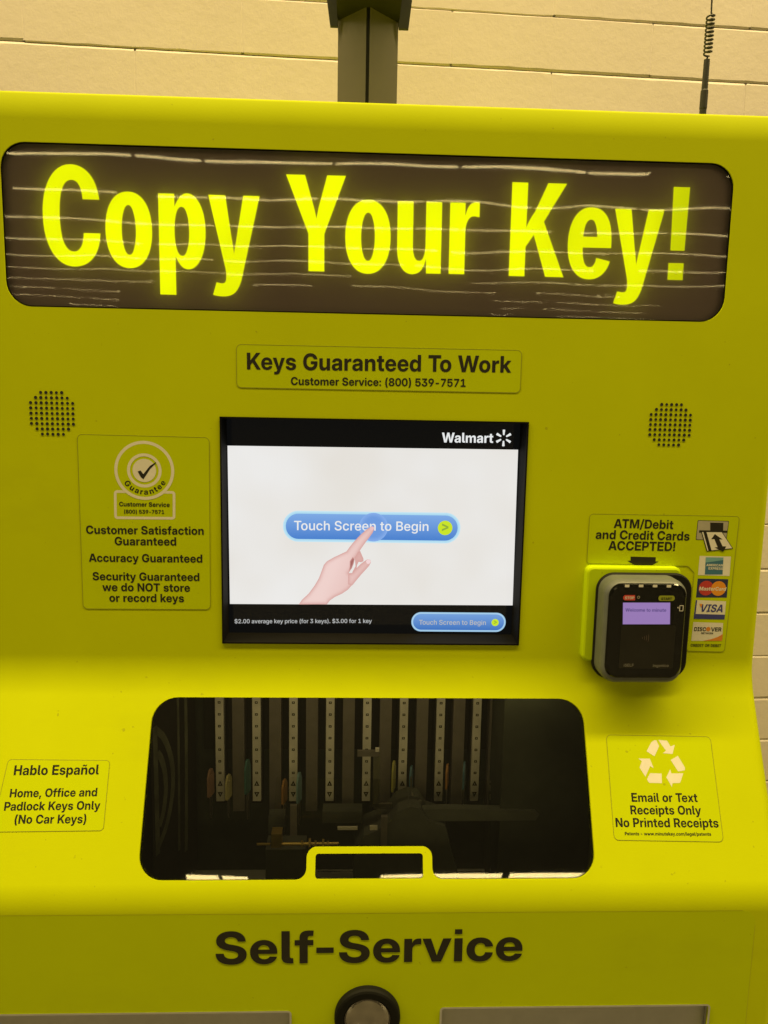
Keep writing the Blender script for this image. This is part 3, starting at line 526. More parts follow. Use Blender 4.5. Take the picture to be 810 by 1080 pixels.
# block wall behind the machine: every course laid block by block, joints pressed in
WALL = thing('block_wall', (0, 0.82, 0), 'cream painted concrete block wall with thin mortar joints behind the lime kiosk', 'wall')
mb = MB(); wa = math.radians(-3.0); cw, sw = math.cos(wa), math.sin(wa)
def W(u, d, z): return Vector((u * cw - d * sw, 0.82 - u * sw + d * cw, z))     # u along the wall, d into it
ch_, bl_ = 0.1016, 0.4064; ztop = CAMZ + 0.645; zb = ztop - ch_ * 21; rnd = random.Random(3)
for row in range(-21, 13):
    z0 = ztop + row * ch_; z1 = z0 + ch_; off = -0.631 if row % 2 == 0 else -0.631 + bl_ / 2
    for k in range(-5, 9):
        u0 = off + k * bl_; u1 = u0 + bl_
        if u1 < -2.2 or u0 > 2.6: continue
        j = 0.0017; jv = 0.0015 if rnd.random() < 0.7 else 0.0026; pr_ = rnd.uniform(-0.0006, 0.0006); e = 0.0022 + rnd.uniform(-0.0004, 0.0008); dp = 0.0022; dv = 0.0009
        jt, jb = j + rnd.uniform(-0.0012, 0.0009), j + rnd.uniform(-0.0012, 0.0009)
        n_ = 14
        # front face as a grid strip so that the arrises wander a little
        top = []; bot = []; ti = []; bi = []
        for q in range(n_ + 1):
            u = u0 + jv + (u1 - u0 - 2 * jv) * q / n_
            top.append(W(u, dp, z1 - jt * 0.3)); ti.append(W(u, pr_, z1 - jt - e + rnd.uniform(-0.0007, 0.0007)))
            bi.append(W(u, pr_, z0 + jb + e + rnd.uniform(-0.0007, 0.0007))); bot.append(W(u, dp, z0 + jb * 0.3))
        v = top + ti + bi + bot; m_ = n_ + 1; f = []
        for a in range(3):
            for q in range(n_): f.append((a * m_ + q, (a + 1) * m_ + q, (a + 1) * m_ + q + 1, a * m_ + q + 1))
        mb.add(v, f, 'block')
        for side, q in ((-1, 0), (1, n_)):
            uu = (u0 - 0.001) if side < 0 else (u1 + 0.001)
            v = [ti[q], bi[q], W(uu, pr_ + dv, bi[q].z), W(uu, pr_ + dv, ti[q].z)]
            mb.add(v, [(0, 1, 2, 3) if side > 0 else (3, 2, 1, 0)], 'block')
mb.add([W(-2.3, 0.006, 0), W(2.8, 0.006, 0), W(2.8, 0.006, 3.6), W(-2.3, 0.006, 3.6), W(-2.3, 0.2, 0), W(2.8, 0.2, 0), W(2.8, 0.2, 3.6), W(-2.3, 0.2, 3.6)],
       [(0, 1, 2, 3), (5, 4, 7, 6), (3, 2, 6, 7), (1, 5, 6, 2), (4, 0, 3, 7)], 'block')
mb.build('blockwork', WALL)

# ================================================================= THE KIOSK
KIOSK = thing('key_copying_kiosk', (0.016, 0.3, 0), 'lime yellow self-service key copying kiosk with backlit header and touch screen', 'kiosk')
XL, XR, RS = -421.0, 453.8, 14.0
tl1, tl2 = 22.0, 16.0; RC = tl1 / math.tan(BETA / 2); RB = tl2 / math.tan(BETA / 2)
# top edge: a slack bend of 36 degrees, then a tight one into the lid
RT, RU, AU = 66.0, 5.0, math.radians(21); ZF = 261.9
cy1, cz1 = RT, ZF; cy2, cz2 = RT - (RT - RU) * math.cos(AU), ZF + (RT - RU) * math.sin(AU)
TOPZ = cz2 + RU
prof = [(700.0, TOPZ, 0, 1)]
for k in range(9):
    a = math.pi / 2 + (AU - math.pi / 2) * k / 8; prof.append((cy2 - RU * math.cos(a), cz2 + RU * math.sin(a), -math.cos(a), math.sin(a)))
for k in range(1, 9):
    a = AU * (1 - k / 8); prof.append((cy1 - RT * math.cos(a), cz1 + RT * math.sin(a), -math.cos(a), math.sin(a)))
iF = len(prof) - 1
for k in range(9):
    a = BETA * k / 8; prof.append((RC * (math.cos(a) - 1), Z0 + tl1 - RC * math.sin(a), -math.cos(a), math.sin(a)))
iS = len(prof) - 1; s_end = 100 / SB
ys, zs = -(s_end - tl2) * SB, Z0 - (s_end - tl2) * CB
for k in range(9):
    a = BETA * (1 - k / 8)   # normal elevation going from BETA to 0
    prof.append((ys + RB * (CB - math.cos(a)), zs + RB * (math.sin(a) - SB), -math.cos(a), math.sin(a)))
iL = len(prof) - 1; yl = prof[iL][0]
prof.append((yl, -1549.0, -1, 0))
LY = prof[iL][0]
Wd = lambda x, y, z: Vector((x, y, z)) / 1000 + Vector((0, 0, CAMZ))
sh = MB()
def strip(i0, i1):
    for i in range(i0, i1):
        y0, z0, a0, b0 = prof[i]; y1, z1, a1, b1 = prof[i + 1]
        n0, n1 = Vector((0, a0, b0)), Vector((0, a1, b1))
        sh.add([Wd(XL + RS, y0, z0), Wd(XL + RS, y1, z1), Wd(XR - RS, y1, z1), Wd(XR - RS, y0, z0)], [(0, 1, 2, 3)], 'lime', [n0, n1, n1, n0])
strip(0, iF)
for i in range(len(prof) - 1):
    if i < iF: continue
    if i == iF or i == iS or i == iL: continue        # flat faces get holes below
    strip(i, i + 1)
for sgn, xe in ((1, XR), (-1, XL)):
    na = 8
    for i in range(len(prof) - 1):
        for k in range(na):
            q = []; nn = []
            for (ii, kk) in ((i, k), (i + 1, k), (i + 1, k + 1), (i, k + 1)):
                y, z, ny, nz = prof[ii]; th = math.pi / 2 * kk / na; ins = (RU * 0.9 if ii < 9 else RS) * (1 - math.cos(th))
                q.append(Wd(xe - sgn * RS + sgn * RS * math.sin(th), y - ny * ins, z - nz * ins)); nn.append(Vector((sgn * math.sin(th), ny * math.cos(th), nz * math.cos(th))))
            if sgn < 0: q.reverse(); nn.reverse()
            sh.add(q, [(0, 1, 2, 3)], 'lime', nn)
        if i > 0:
            (y0, z0, a0, b0), (y1, z1, a1, b1) = prof[i], prof[i + 1]
            i0, i1 = (RU * 0.9 if i < 9 else RS), (RU * 0.9 if i + 1 < 9 else RS)
            q = [Wd(xe, y0 - a0 * i0, z0 - b0 * i0), Wd(xe, y1 - a1 * i1, z1 - b1 * i1), Wd(xe, 700, z1 - b1 * i1), Wd(xe, 700, z0 - b0 * i0)]
            if sgn < 0: q.reverse()
            sh.add(q, [(0, 1, 2, 3)], 'lime', [Vector((sgn, 0, 0))] * 4)
sh.add([Wd(XR, 700, -1549), Wd(XL, 700, -1549), Wd(XL, 700, TOPZ), Wd(XR, 700, TOPZ)], [(0, 1, 2, 3)], 'lime', [Vector((0, 1, 0))] * 4)
# openings
HDR = rquad([(-352, 239.8), (-352, 82), (384.4, 82), (384.4, 239.8)], 25, 8)
SCR = [(-139.0, -26), (-139.0, -268.5), (183.2, -268.5), (183.2, -26)]
WB, WT = -205.3, -24.2
TX0, TX1, TT = -43.0, 86.0, -174.2
WIN = rquad([(-213, WT), (-213, WB), (TX0, WB), (TX0, TT), (TX1, TT), (TX1, WB), (255.5, WB), (255.5, WT)], [27, 24, 11, 10, 10, 11, 24, 27], 8)
SLOT = box2((-34, -180.6), (76.5, -204.6), 3.2)
TR1 = box2((98, -628), (381, -770), 3); TR0 = box2((-58, -630), (-374, -770), 3)
fx0, fx1 = XL + RS, XR - RS
fill(sh, F, [(fx0, prof[iF][1]), (fx0, prof[iF + 1][1]), (fx1, prof[iF + 1][1]), (fx1, prof[iF][1])], [HDR, SCR], 0, 'lime', Vector((0, -1, 0)))
fill(sh, S, [(fx0, -tl1), (fx0, -(s_end - tl2)), (fx1, -(s_end - tl2)), (fx1, -tl1)], [WIN, SLOT], 0, 'lime', Vector((0, -CB, SB)))
fill(sh, L, [(fx0, prof[iL][1]), (fx0, -1549), (fx1, -1549), (fx1, prof[iL][1])], [TR0, TR1], 0, 'lime', Vector((0, -1, 0)))
for P, c, d in ((F, HDR, 3.2), (F, SCR, 3), (S, WIN, 3), (S, SLOT, 3), (L, TR0, 4), (L, TR1, 4)): walls(sh, P, c, -d, 0, 'lime', True, True)
sh.build('shell', KIOSK)
# thin joint of the applied front panel below the bend
mb = MB()
for c in ([(-380, -520.3), (408, -520.3), (408, -519.8), (-380, -519.8)], [(422.1, -1000), (422.6, -1000), (422.6, -536), (422.1, -536)]): fill(mb, L, c, (), 0.1, 'seam')
ov = MB(); slab(ov, L, rquad([(-395, -1000), (422.2, -1000), (422.2, -520.2), (-395, -520.2)], 14), 0, 0.05, 'vinyl', holes=[TR0, TR1])
o = ov.build('front_overlay', KIOSK)
mb.build('overlay_edge', o)

# ---- header sign
mb = MB(); slab(mb, F, inset(HDR, -3), -13, -9.6, 'header')
hd = mb.build('header_panel', KIOSK)
mb = MB(); fill(mb, F, inset(HDR, -0.6), (), -1.6, 'sign_cover'); mb.build('clear_cover', hd)
mb = MB(); walls(mb, F, inset(HDR, -2), -12, -2.4, 'bezel', True); mb.build('sign_housing', hd)
mb = MB(); ring(mb, F, inset(HDR, -0.2), 1.6, -1.4, 'bezel'); mb.build('gasket', hd)
mb = MB()
text(mb, G, 'Copy', (-315.74, 124.88), (-98.68, 124.92), 'backlit', 'C', 0.2, cap=103.5 * 1.0108 * 0.917)
text(mb, G, 'Your', (-71.56, 124.73), (125.80, 125.70), 'backlit', 'C', 0.2, cap=101.5 * 1.0108 * 0.917)
text(mb, G, 'Key!', (158.19, 125.05), (342.54, 125.14), 'backlit', 'C', 0.2, cap=100 * 1.0108 * 0.917)
mb.build('backlit_lettering', hd)

# ---- speaker grilles: rows of punched holes
for cx, cy in ((-311.54, -24.79), (335.68, -25.31)):
    mb = MB()
    for j in range(-4, 5):
        w_ = {4: 2, 3: 3}.get(abs(j), 4)
        for i in range(-w_, w_ + 1): fill(mb, F, disc((cx + i * 5.32 + rnd.uniform(-0.12, 0.12), cy + j * 5.32 + rnd.uniform(-0.12, 0.12)), rnd.uniform(1.5, 1.75), 14), (), 0.3, 'hole')
    mb.build('speaker_grille', KIOSK)

# ---- stickers
def sticker(name, P, outline, label=None, hgt=0.25):
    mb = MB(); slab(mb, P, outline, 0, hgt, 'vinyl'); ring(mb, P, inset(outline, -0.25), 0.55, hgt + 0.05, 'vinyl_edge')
    o = mb.build(name, KIOSK); tag(o, label); return o
st = sticker('promise_sticker', F, rquad([(-122, 49), (-122, 5.2), (173.5, 5.2), (173.5, 49)], 5))
mb = MB(); text(mb, F, 'Keys Guaranteed To Work', (-111.31, 23.85), (163.11, 25.96)); text(mb, F, 'Customer Service: (800) 539-7571', (-66.14, 8.86), (115.81, 10.37)); mb.build('lettering', st)

st = sticker('guarantee_sticker', F, rquad([(-286.79, -45.82), (-287.56, -232.09), (-152.28, -231.69), (-151.05, -46.99)], 5))
mb = MB()
for s, a, b_ in (('Customer Satisfaction', (-281.39, -150.44), (-158.17, -150.08)), ('Guaranteed', (-251.88, -162.33), (-187.35, -162.00)), ('Accuracy Guaranteed', (-279.60, -180.48), (-160.12, -180.23)),
                 ('Security Guaranteed', (-276.33, -200.56), (-163.55, -200.39)), ('we do NOT store', (-266.45, -212.30), (-173.73, -212.27)), ('or record keys', (-259.52, -224.01), (-180.30, -223.84)),
                 ('Customer Service', (-245.95, -120.53), (-193.37, -120.63)), ('(800) 539-7571', (-241.14, -128.13), (-199.28, -128.09))): text(mb, F, s, a, b_)
bc = (-218.90, -82.47)
arc_text(mb, F, 'Guarantee', bc, 25.4, math.radians(209), math.radians(333), 6.0)
fill(mb, F, [(-225.80, -83.57), (-222.83, -82.43), (-219.98, -86.27), (-213.19, -77.70), (-206.61, -73.33), (-206.84, -74.72), (-212.77, -80.68), (-220.13, -91.76), (-222.82, -89.30)], (), 0.44, 'ink')
mb.build('lettering', st)
mb = MB()
ring(mb, F, disc(bc, 31.0, 64, 31.0), 3.1, 0.36, 'white_ink'); ring(mb, F, disc(bc, 17.9, 48), 3.1, 0.36, 'white_ink'); fill(mb, F, disc(bc, 12.2, 40), (), 0.36, 'white_ink')
bx_ = rquad([(-251.04, -103.71), (-251.60, -134.24), (-187.79, -134.13), (-187.18, -103.81)], 3.5)
ring(mb, F, bx_, 2.7, 0.31, 'white_ink')
o = mb.build('guarantee_badge', st)
# the ring of the badge covers the top edge of its box
mb = MB(); fill(mb, F, disc(bc, 28.0, 64), [disc(bc, 17.9, 48)[::-1]], 0.335, 'vinyl'); mb.build('badge_field', st)

st = sticker('payment_sticker', F, rquad([(254.87, -122.27), (254.65, -176.54), (366.67, -178.52), (374.09, -185.87), (372.43, -274.87), (415.33, -275.70), (419.34, -122.73)], [4, 3, 5, 3, 3, 4, 4]))
mb = MB()
for s, a, b_ in (('ATM/Debit', (281.76, -137.07), (347.02, -137.62)), ('and Credit Cards', (262.66, -149.39), (365.96, -150.06)), ('ACCEPTED!', (277.23, -161.57), (350.80, -162.00)),
                 ('CREDIT OR DEBIT', (376.53, -269.70), (410.98, -269.92))): text(mb, F, s, a, b_)
mb.build('lettering', st)
mb = MB(); fill(mb, F, [(302.43, -168.65), (302.72, -173.07), (298.97, -173.32), (309.97, -179.64), (324.15, -179.81), (333.70, -173.79), (330.33, -173.62), (330.22, -168.98)], (), 0.38, 'ink')
mb.build('arrow', st)
# card-slot pictogram
mb = MB(); h = 0.33
fill(mb, F, rquad([(373.54, -127.59), (372.93, -149.24), (407.01, -149.57), (408.14, -127.99)], 1.2), (), h, 'ink')
fill(mb, F, rquad([(374.11, -128.21), (373.52, -148.71), (406.44, -148.95), (407.56, -128.62)], 1.0), (), h + 0.05, 'icon_grey')
fill(mb, F, [(387.45, -130.02), (388.18, -139.10), (402.44, -138.93), (402.02, -130.05)], (), h + 0.1, 'ink')
fill(mb, F, [(375.87, -138.63), (376.07, -141.13), (407.34, -140.96), (407.15, -138.66)], (), h + 0.12, 'ink')
fill(mb, F, [(378.08, -140.06), (386.13, -162.03), (415.15, -158.54), (401.48, -139.99)], (), h + 0.15, 'ink')
fill(mb, F, [(379.17, -140.57), (386.80, -161.18), (413.94, -157.92), (401.00, -140.52)], (), h + 0.2, 'white_ink')
fill(mb, F, [(380.64, -140.56), (387.95, -161.06), (391.28, -160.60), (384.10, -140.51)], (), h + 0.25, 'ink')
fill(mb, F, [(393.50, -142.60), (389.96, -148.20), (393.42, -148.05), (397.84, -157.05), (394.39, -157.30), (404.38, -162.14), (407.24, -156.10), (403.12, -155.93), (398.79, -148.10), (402.61, -148.47)], (), h + 0.28, 'ink')
mb.build('card_slot_pictogram', st)
# card marks
mb = MB()
fill(mb, F, [(378.74, -167.07), (378.62, -188.38), (413.72, -189.09), (413.58, -167.43)], (), h, 'white_ink')
fill(mb, F, [(385.59, -168.37), (386.08, -187.77), (405.86, -187.57), (405.32, -168.47)], (), h + 0.05, 'amex_blue')
fill(mb, F, [(385.59, -168.37), (385.74, -174.29), (395.24, -172.92), (405.35, -171.33), (405.32, -168.47)], (), h + 0.08, 'amex_light')
text(mb, F, 'AMERICAN', (387.01, -178.30), (405.21, -178.54), 'white_ink', h=h + 0.12); text(mb, F, 'EXPRESS', (389.64, -182.10), (405.53, -182.36), 'white_ink', h=h + 0.12)
tag(mb.build('card_mark', st), 'white card mark with a blue square')
mb = MB()
fill(mb, F, [(378.61, -192.31), (378.37, -213.59), (412.80, -213.49), (412.65, -192.72)], (), h, 'navy')
fill(mb, F, disc((388.78, -203.00), 8.3), (), h + 0.05, 'red'); fill(mb, F, disc((402.60, -203.29), 8.3), (), h + 0.08, 'orange')
text(mb, F, 'MasterCard', (380.93, -205.64), (410.88, -205.79), 'white_ink', h=h + 0.12, slant=0.15)
tag(mb.build('card_mark', st), 'dark blue card mark with red and orange discs')
mb = MB()
fill(mb, F, [(378.39, -216.59), (377.38, -237.84), (412.21, -238.32), (412.31, -217.80)], (), h, 'white_ink')
fill(mb, F, [(378.39, -216.59), (377.38, -237.84), (379.08, -237.82), (379.88, -216.69)], (), h + 0.05, 'visa_blue')
fill(mb, F, [(377.70, -232.32), (377.38, -237.84), (412.21, -238.32), (412.29, -232.90)], (), h + 0.07, 'visa_blue')
text(mb, F, 'VISA', (383.35, -229.68), (409.29, -230.12), 'visa_blue', h=h + 0.1, slant=0.22, cap=8.6)
fill(mb, F, [(382.42, -220.64), (385.03, -225.36), (385.95, -220.83)], (), h + 0.14, 'orange')
tag(mb.build('card_mark', st), 'white card mark with blue capital letters and a blue foot')
mb = MB()
fill(mb, F, [(377.57, -241.62), (376.77, -263.15), (411.58, -262.91), (411.06, -242.45)], (), h, 'white_ink')
fill(mb, F, [(389.72, -263.06), (411.58, -262.91), (411.79, -255.05), (406.49, -258.36), (399.20, -261.03)], (), h + 0.05, 'disc_orange')
text(mb, F, 'DISC', (379.10, -251.81), (392.37, -251.93), 'ink', h=h + 0.1, cap=4.6); text(mb, F, 'VER', (398.04, -252.00), (409.82, -252.02), 'ink', h=h + 0.1, cap=4.6)
fill(mb, F, disc((394.85, -249.52), 2.5), (), h + 0.1, 'disc_orange')
text(mb, F, 'NETWORK', (387.28, -255.23), (400.99, -255.35), 'ink', h=h + 0.1)
tag(mb.build('card_mark', st), 'white card mark with an orange lower corner')

st = sticker('language_sticker', S, rquad([(-357.01, -88.55), (-363.83, -159.04), (-251.47, -157.99), (-252.07, -89.44)], 4))
mb = MB()
for s, a, b_ in (('Hablo Español', (-349.50, -104.18), (-262.32, -103.43)), ('Home, Office and', (-350.52, -125.90), (-261.68, -124.89)), ('Padlock Keys Only', (-354.30, -138.71), (-257.05, -137.79)), ('(No Car Keys)', (-342.07, -151.26), (-269.82, -150.89))):
    text(mb, S, s, a, b_)
mb.build('lettering', st)

st = sticker('receipt_sticker', S, rquad([(278.33, -62.55), (277.50, -168.63), (393.60, -170.83), (393.29, -64.34)], 5))
mb = MB()
for s, a, b_ in (('Email or Text', (299.82, -131.01), (370.97, -131.39)), ('Receipts Only', (297.37, -143.43), (373.38, -143.96)), ('No Printed Receipts', (280.39, -155.89), (390.43, -156.63)), ('Patents - www.minutekey.com/legal/patents', (289.21, -163.97), (381.22, -164.70))):
    text(mb, S, s, a, b_)
mb.build('lettering', st)
mb = MB()
for poly in ([(331.14, -68.02), (333.20, -68.41), (335.36, -74.45), (329.23, -84.79), (321.03, -79.59), (327.48, -70.01)],
             [(335.25, -67.82), (344.81, -68.60), (347.90, -74.63), (352.80, -72.94), (349.30, -82.42), (338.75, -81.64), (342.39, -78.98)],
             [(354.93, -84.28), (361.29, -96.59), (360.66, -99.22), (353.35, -100.48), (346.60, -88.69)],
             [(344.90, -98.15), (345.76, -102.42), (358.83, -102.32), (354.05, -112.07), (345.65, -112.35), (344.80, -116.19), (339.72, -106.38)],
             [(322.49, -102.22), (334.98, -102.51), (334.30, -112.35), (320.43, -111.96), (318.42, -108.50)],
             [(311.31, -87.15), (323.86, -87.34), (326.87, -97.08), (323.27, -94.85), (317.06, -105.80), (311.72, -96.41), (314.76, -89.98)]):
    fill(mb, S, poly, (), 0.36, 'white_ink')
mb.build('recycling_symbol', st)

mb = MB(); text(mb, L, 'Self-Service', (-133.64, -575.60), (180.14, -574.46), cap=36.3); mb.build('slogan_lettering', KIOSK)

# ---- touch screen
mb = MB(); x0, z0, x1, z1 = SCR[0][0], SCR[1][1], SCR[2][0], SCR[0][1]
walls(mb, F, inset(SCR, 0.6), -38, 1.2, 'bezel', True)
ring(mb, F, inset(SCR, -1.0), 1.6, 1.2, 'bezel'); walls(mb, F, inset(SCR, -1.0), 0, 1.2, 'bezel')
ts = mb.build('touch_screen', KIOSK)
mb = MB(); fill(mb, D, [(x0, z0), (x1, z0), (x1, z1), (x0, z1)], (), 0, 'px_black')
fill(mb, D, [(-137.58, -57.34), (-136.79, -234.65), (182.63, -233.55), (181.16, -56.65)], (), 0.2, 'px_white'); mb.build('display', ts)
def pill(name, c0, c1, r, glow_w, hh, top, bot, gcol):
    mb = MB()
    y0, y1 = min(c0[1], c1[1]), max(c0[1], c1[1]); ymid = (y0 + y1) / 2
    gradpoly(mb, D, box2((c0[0] - glow_w, y0 - glow_w), (c1[0] + glow_w, y1 + glow_w), r + glow_w - 0.1, 10), lambda p, e: mix(gcol[0], gcol[1], e / glow_w), 1.6, hh)
    gradpoly(mb, D, box2(c0, c1, r, 10), lambda p, e: mix(bot, top, (p[1] - y0) / (y1 - y0)), 2.0, hh + 0.12)
    return mb
L0, L1 = (-74.30, -159.63), (116.87, -131.14)
mb = pill('button', L0, L1, abs(L1[1] - L0[1]) / 2 - 0.2, 3.2, 0.3, srgb(122, 165, 222), srgb(70, 124, 200), (srgb(196, 226, 238), srgb(158, 208, 232)))
text(mb, D, 'Touch Screen to Begin', (-65.18, -149.69), (84.25, -148.82), 'px_text', 'R', 0.6, ytall=1.02)
fill(mb, D, disc((102.86, -145.15), 8.2), (), 0.6, 'px_lime'); text(mb, D, '>', (99.25, -148.96), (106.59, -148.98), 'px_chev', 'B', 0.7)
gradpoly(mb, D, disc((22.85, -145.39), 16.2, 40), lambda p, e: mix(srgb(132, 170, 228), srgb(106, 150, 216), e / 5), 2.2, 0.48)
mb.build('start_button', ts)
L0, L1 = (69.69, -262.94), (173.51, -244.30)
mb = pill('button', L0, L1, abs(L1[1] - L0[1]) / 2 - 0.2, 2.0, 0.3, srgb(112, 156, 214), srgb(62, 112, 186), (srgb(150, 190, 220), srgb(168, 206, 230)))
text(mb, D, 'Touch Screen to Begin', (76.46, -256.87), (152.79, -256.73), 'px_small', 'R', 0.6); fill(mb, D, disc((163.34, -253.75), 4.2), (), 0.6, 'px_lime')
text(mb, D, '>', (161.78, -255.55), (165.26, -255.52), 'px_chev', 'B', 0.7)
mb.build('start_button', ts)
mb = MB(); text(mb, D, '$2.00 average key price (for 3 keys). $3.00 for 1 key', (-131.71, -257.02), (22.75, -255.39), 'px_small', 'R', 0.4)
mb.build('price_lettering', ts)
mb = MB(); text(mb, D, 'Walmart', (96.33, -50.00), (153.06, -49.59), 'px_text', 'B', 0.4); mb.build('logo_lettering', ts)
mb = MB(); c = Vector((164.51, -43.98))
for k in range(6):
    a = math.radians(90 + 60 * k); e = Vector((math.cos(a), math.sin(a))); u = Vector((-e.y, e.x)); w0, w1 = (0.8, 1.45)
    fill(mb, D, rquad([tuple(c + e * 3.1 - u * w0), tuple(c + e * 9.1 - u * w1), tuple(c + e * 9.1 + u * w1), tuple(c + e * 3.1 + u * w0)], 0.6, 3), (), 0.4, 'px_text')
mb.build('spark_mark', ts)
# picture of a hand pressing the button (drawn on the display)
def HP(x, y):
    a = (-86.29, -119.17); b1 = (134.42, -116.17); b2 = (-86.55, -270.74); u = x / 810; w_ = y / 540
    return (a[0] + (b1[0] - a[0]) * u + (b2[0] - a[0]) * w_, a[1] + (b1[1] - a[1]) * u + (b2[1] - a[1]) * w_)
skin, warm, deep = srgb(232, 203, 198), srgb(208, 158, 152), srgb(160, 100, 96)
h0, h1 = HP(150, 300), HP(330, 380)
def hand_col(k0=1.0):
    def f(p, e):
        t = min(1, e / 5.5); c = mix(warm, skin, (t * (2 - t)) * k0)
        w_ = ((p[0] - h0[0]) * (h1[0] - h0[0]) + (p[1] - h0[1]) * (h1[1] - h0[1])) / ((h1[0] - h0[0]) ** 2 + (h1[1] - h0[1]) ** 2)
        return mix(c, warm, 0.75 * (w_ - 0.35))
    return f
mb = MB()
gradpoly(mb, D, [HP(*q) for q in ((98, 412), (112, 392), (138, 368), (162, 336), (180, 305), (190, 278), (200, 250), (212, 236), (240, 220), (270, 206), (292, 196), (306, 176), (326, 152), (350, 127), (374, 106), (392, 95), (402, 96), (404, 106), (398, 120), (384, 140), (366, 164), (348, 190), (336, 212), (326, 224), (322, 240), (316, 262), (302, 284), (318, 284), (332, 300), (316, 334), (300, 352), (276, 368), (246, 382), (226, 396), (214, 412))], hand_col(), 1.5, 0.75)
gradpoly(mb, D, [HP(*q) for q in ((326, 222), (338, 200), (348, 194), (354, 208), (362, 226), (362, 236), (352, 240), (342, 238), (336, 252), (334, 268), (324, 280), (316, 282), (330, 256), (328, 236))], hand_col(0.35), 1.0, 0.82)
gradpoly(mb, D, [HP(*q) for q in ((300, 290), (318, 282), (336, 262), (352, 246), (366, 236), (378, 228), (390, 230), (393, 240), (386, 254), (372, 270), (352, 292), (334, 314), (318, 334), (300, 330))], hand_col(0.9), 1.1, 0.88)
gradpoly(mb, D, [HP(*q) for q in ((372, 236), (378, 229), (389, 230), (392, 239), (386, 247), (377, 246))], lambda p, e: srgb(236, 208, 208), 1.0, 0.95)
gradpoly(mb, D, [HP(*q) for q in ((306, 236), (318, 218), (326, 228), (322, 246), (314, 266), (302, 280), (306, 258))], lambda p, e: mix(warm, deep, e / 1.5), 1.0, 0.92)
gradpoly(mb, D, [HP(*q) for q in ((386, 99), (396, 95), (402, 98), (402, 106), (394, 112), (387, 108))], lambda p, e: srgb(228, 188, 190), 1.0, 0.9)
mb.build('hand_picture', ts)

# ---- card reader on its raised plate
def lay(mb, P, c0, h0, c1, h1, mat, cap=False):
    """loft between two outlines of equal point count"""
    n = len(c0); c0, c1 = ccw(list(c0)), ccw(list(c1))
    mb.add([P(*p, h0) for p in c0] + [P(*p, h1) for p in c1], [(k, (k + 1) % n, n + (k + 1) % n, n + k) for k in range(n)], mat)
    if cap: fill(mb, P, c1, (), h1, mat)
PL = box2((252.545, -284.369), (356.254, -178.316), 7)
mb = MB(); lay(mb, F, PL, 0, PL, 7, 'lime_plate'); lay(mb, F, PL, 7, inset(PL, 0.8), 9, 'lime_plate'); lay(mb, F, inset(PL, 0.8), 9, inset(PL, 2.6), 10, 'lime_plate', True)
pl = mb.build('reader_plate', KIOSK, True)
FL = box2((263.131, -302.645), (367.366, -184.134), 19, 10)
mb = MB(); lay(mb, F, FL, 8, FL, 12.5, 'black_matte'); lay(mb, F, FL, 12.5, inset(FL, 1.5), 14, 'black_matte', True)
rd = mb.build('card_reader', KIOSK)
GB = box2((264.675, -299.135), (352.923, -185.722), 17, 10)
mb = MB(); prev, ph = GB, 13.5
for d_, hh in ((0, 22), (0, 31), (0.6, 34.5), (2.0, 37.5), (4.0, 39.5)): c = inset(GB, d_); lay(mb, F, prev, ph, c, hh, 'grey_plastic'); prev, ph = c, hh
fill(mb, F, prev, (), ph, 'grey_plastic')
mb.build('reader_body', rd, True)
GG = inset(box2((264.675, -299.135 + 4.5), (352.923, -185.722), 17, 10), 3.2)
mb = MB(); lay(mb, F, GG, 38, GG, 40.2, 'reader_glass'); lay(mb, F, GG, 40.2, inset(GG, 1.2), 41.4, 'reader_glass'); lay(mb, F, inset(GG, 1.2), 41.4, inset(GG, 3.0), 42, 'reader_glass', True); mb.build('front_glass', rd)
TAP = (305.30, -247.10)
mb = MB(); fill(mb, R, box2((282.16, -232.85), (340.18, -280.69), 1), (), 1.2, 'reader_panel')
for cx, cz in ((285.51, -191.13), (300.21, -190.99), (314.93, -190.95), (329.58, -191.01)):
    fill(mb, R, box2((cx - 2.4, cz - 1.4), (cx + 2.4, cz + 1.4), 0.6), (), 1.4, 'led')
fill(mb, R, rquad([(281.94, -200.99), (282.30, -206.58), (294.82, -206.47), (294.45, -200.88)], [2.5, 2.5, 0, 0]), (), 1.3, 'stop_red'); text(mb, R, 'STOP', (284.02, -205.34), (293.84, -205.26), 'led', h=1.4)
ring(mb, R, disc((298.31, -203.08), 1.5, 14), 0.5, 1.4, 'icon_grey')
fill(mb, R, rquad([(319.26, -201.16), (319.66, -206.86), (336.77, -206.71), (336.35, -201.01)], 2.4), (), 1.3, 'start_green'); text(mb, R, 'START', (322.41, -205.82), (333.67, -205.72), 'ink', h=1.4)
for k in range(4):
    w_ = 1.0 + k * 0.9; cx, cz = TAP[0] + 2.15 * k, TAP[1]
    fill(mb, R, [(cx - 0.3, cz - w_ * 1.3), (cx + 0.4, cz - w_ * 0.6), (cx + 0.4, cz + w_ * 0.6), (cx - 0.3, cz + w_ * 1.3), (cx - 0.1, cz)], (), 1.4, 'tap')
ring(mb, R, box2((342.35, -211.36), (346.67, -217.77), 0.6), 0.7, 1.4, 'led'); fill(mb, R, [(339.91, -213.83), (341.25, -212.80), (341.42, -215.05)], (), 1.4, 'led')
text(mb, R, 'iSELF', (287.40, -278.47), (298.06, -278.41), 'dim_text', h=1.4); text(mb, R, 'ingenico', (318.63, -278.71), (335.54, -278.62), 'dim_text', h=1.4)
mb.build('reader_markings', rd)
mb = MB(); fill(mb, R, [(282.25, -209.02), (283.44, -232.32), (333.57, -231.94), (332.17, -208.59)], (), 1.5, 'px_purple'); text(mb, R, 'Welcome to minute', (285.27, -218.58), (328.55, -218.43), 'px_ink', h=1.6); mb.build('reader_display', rd)

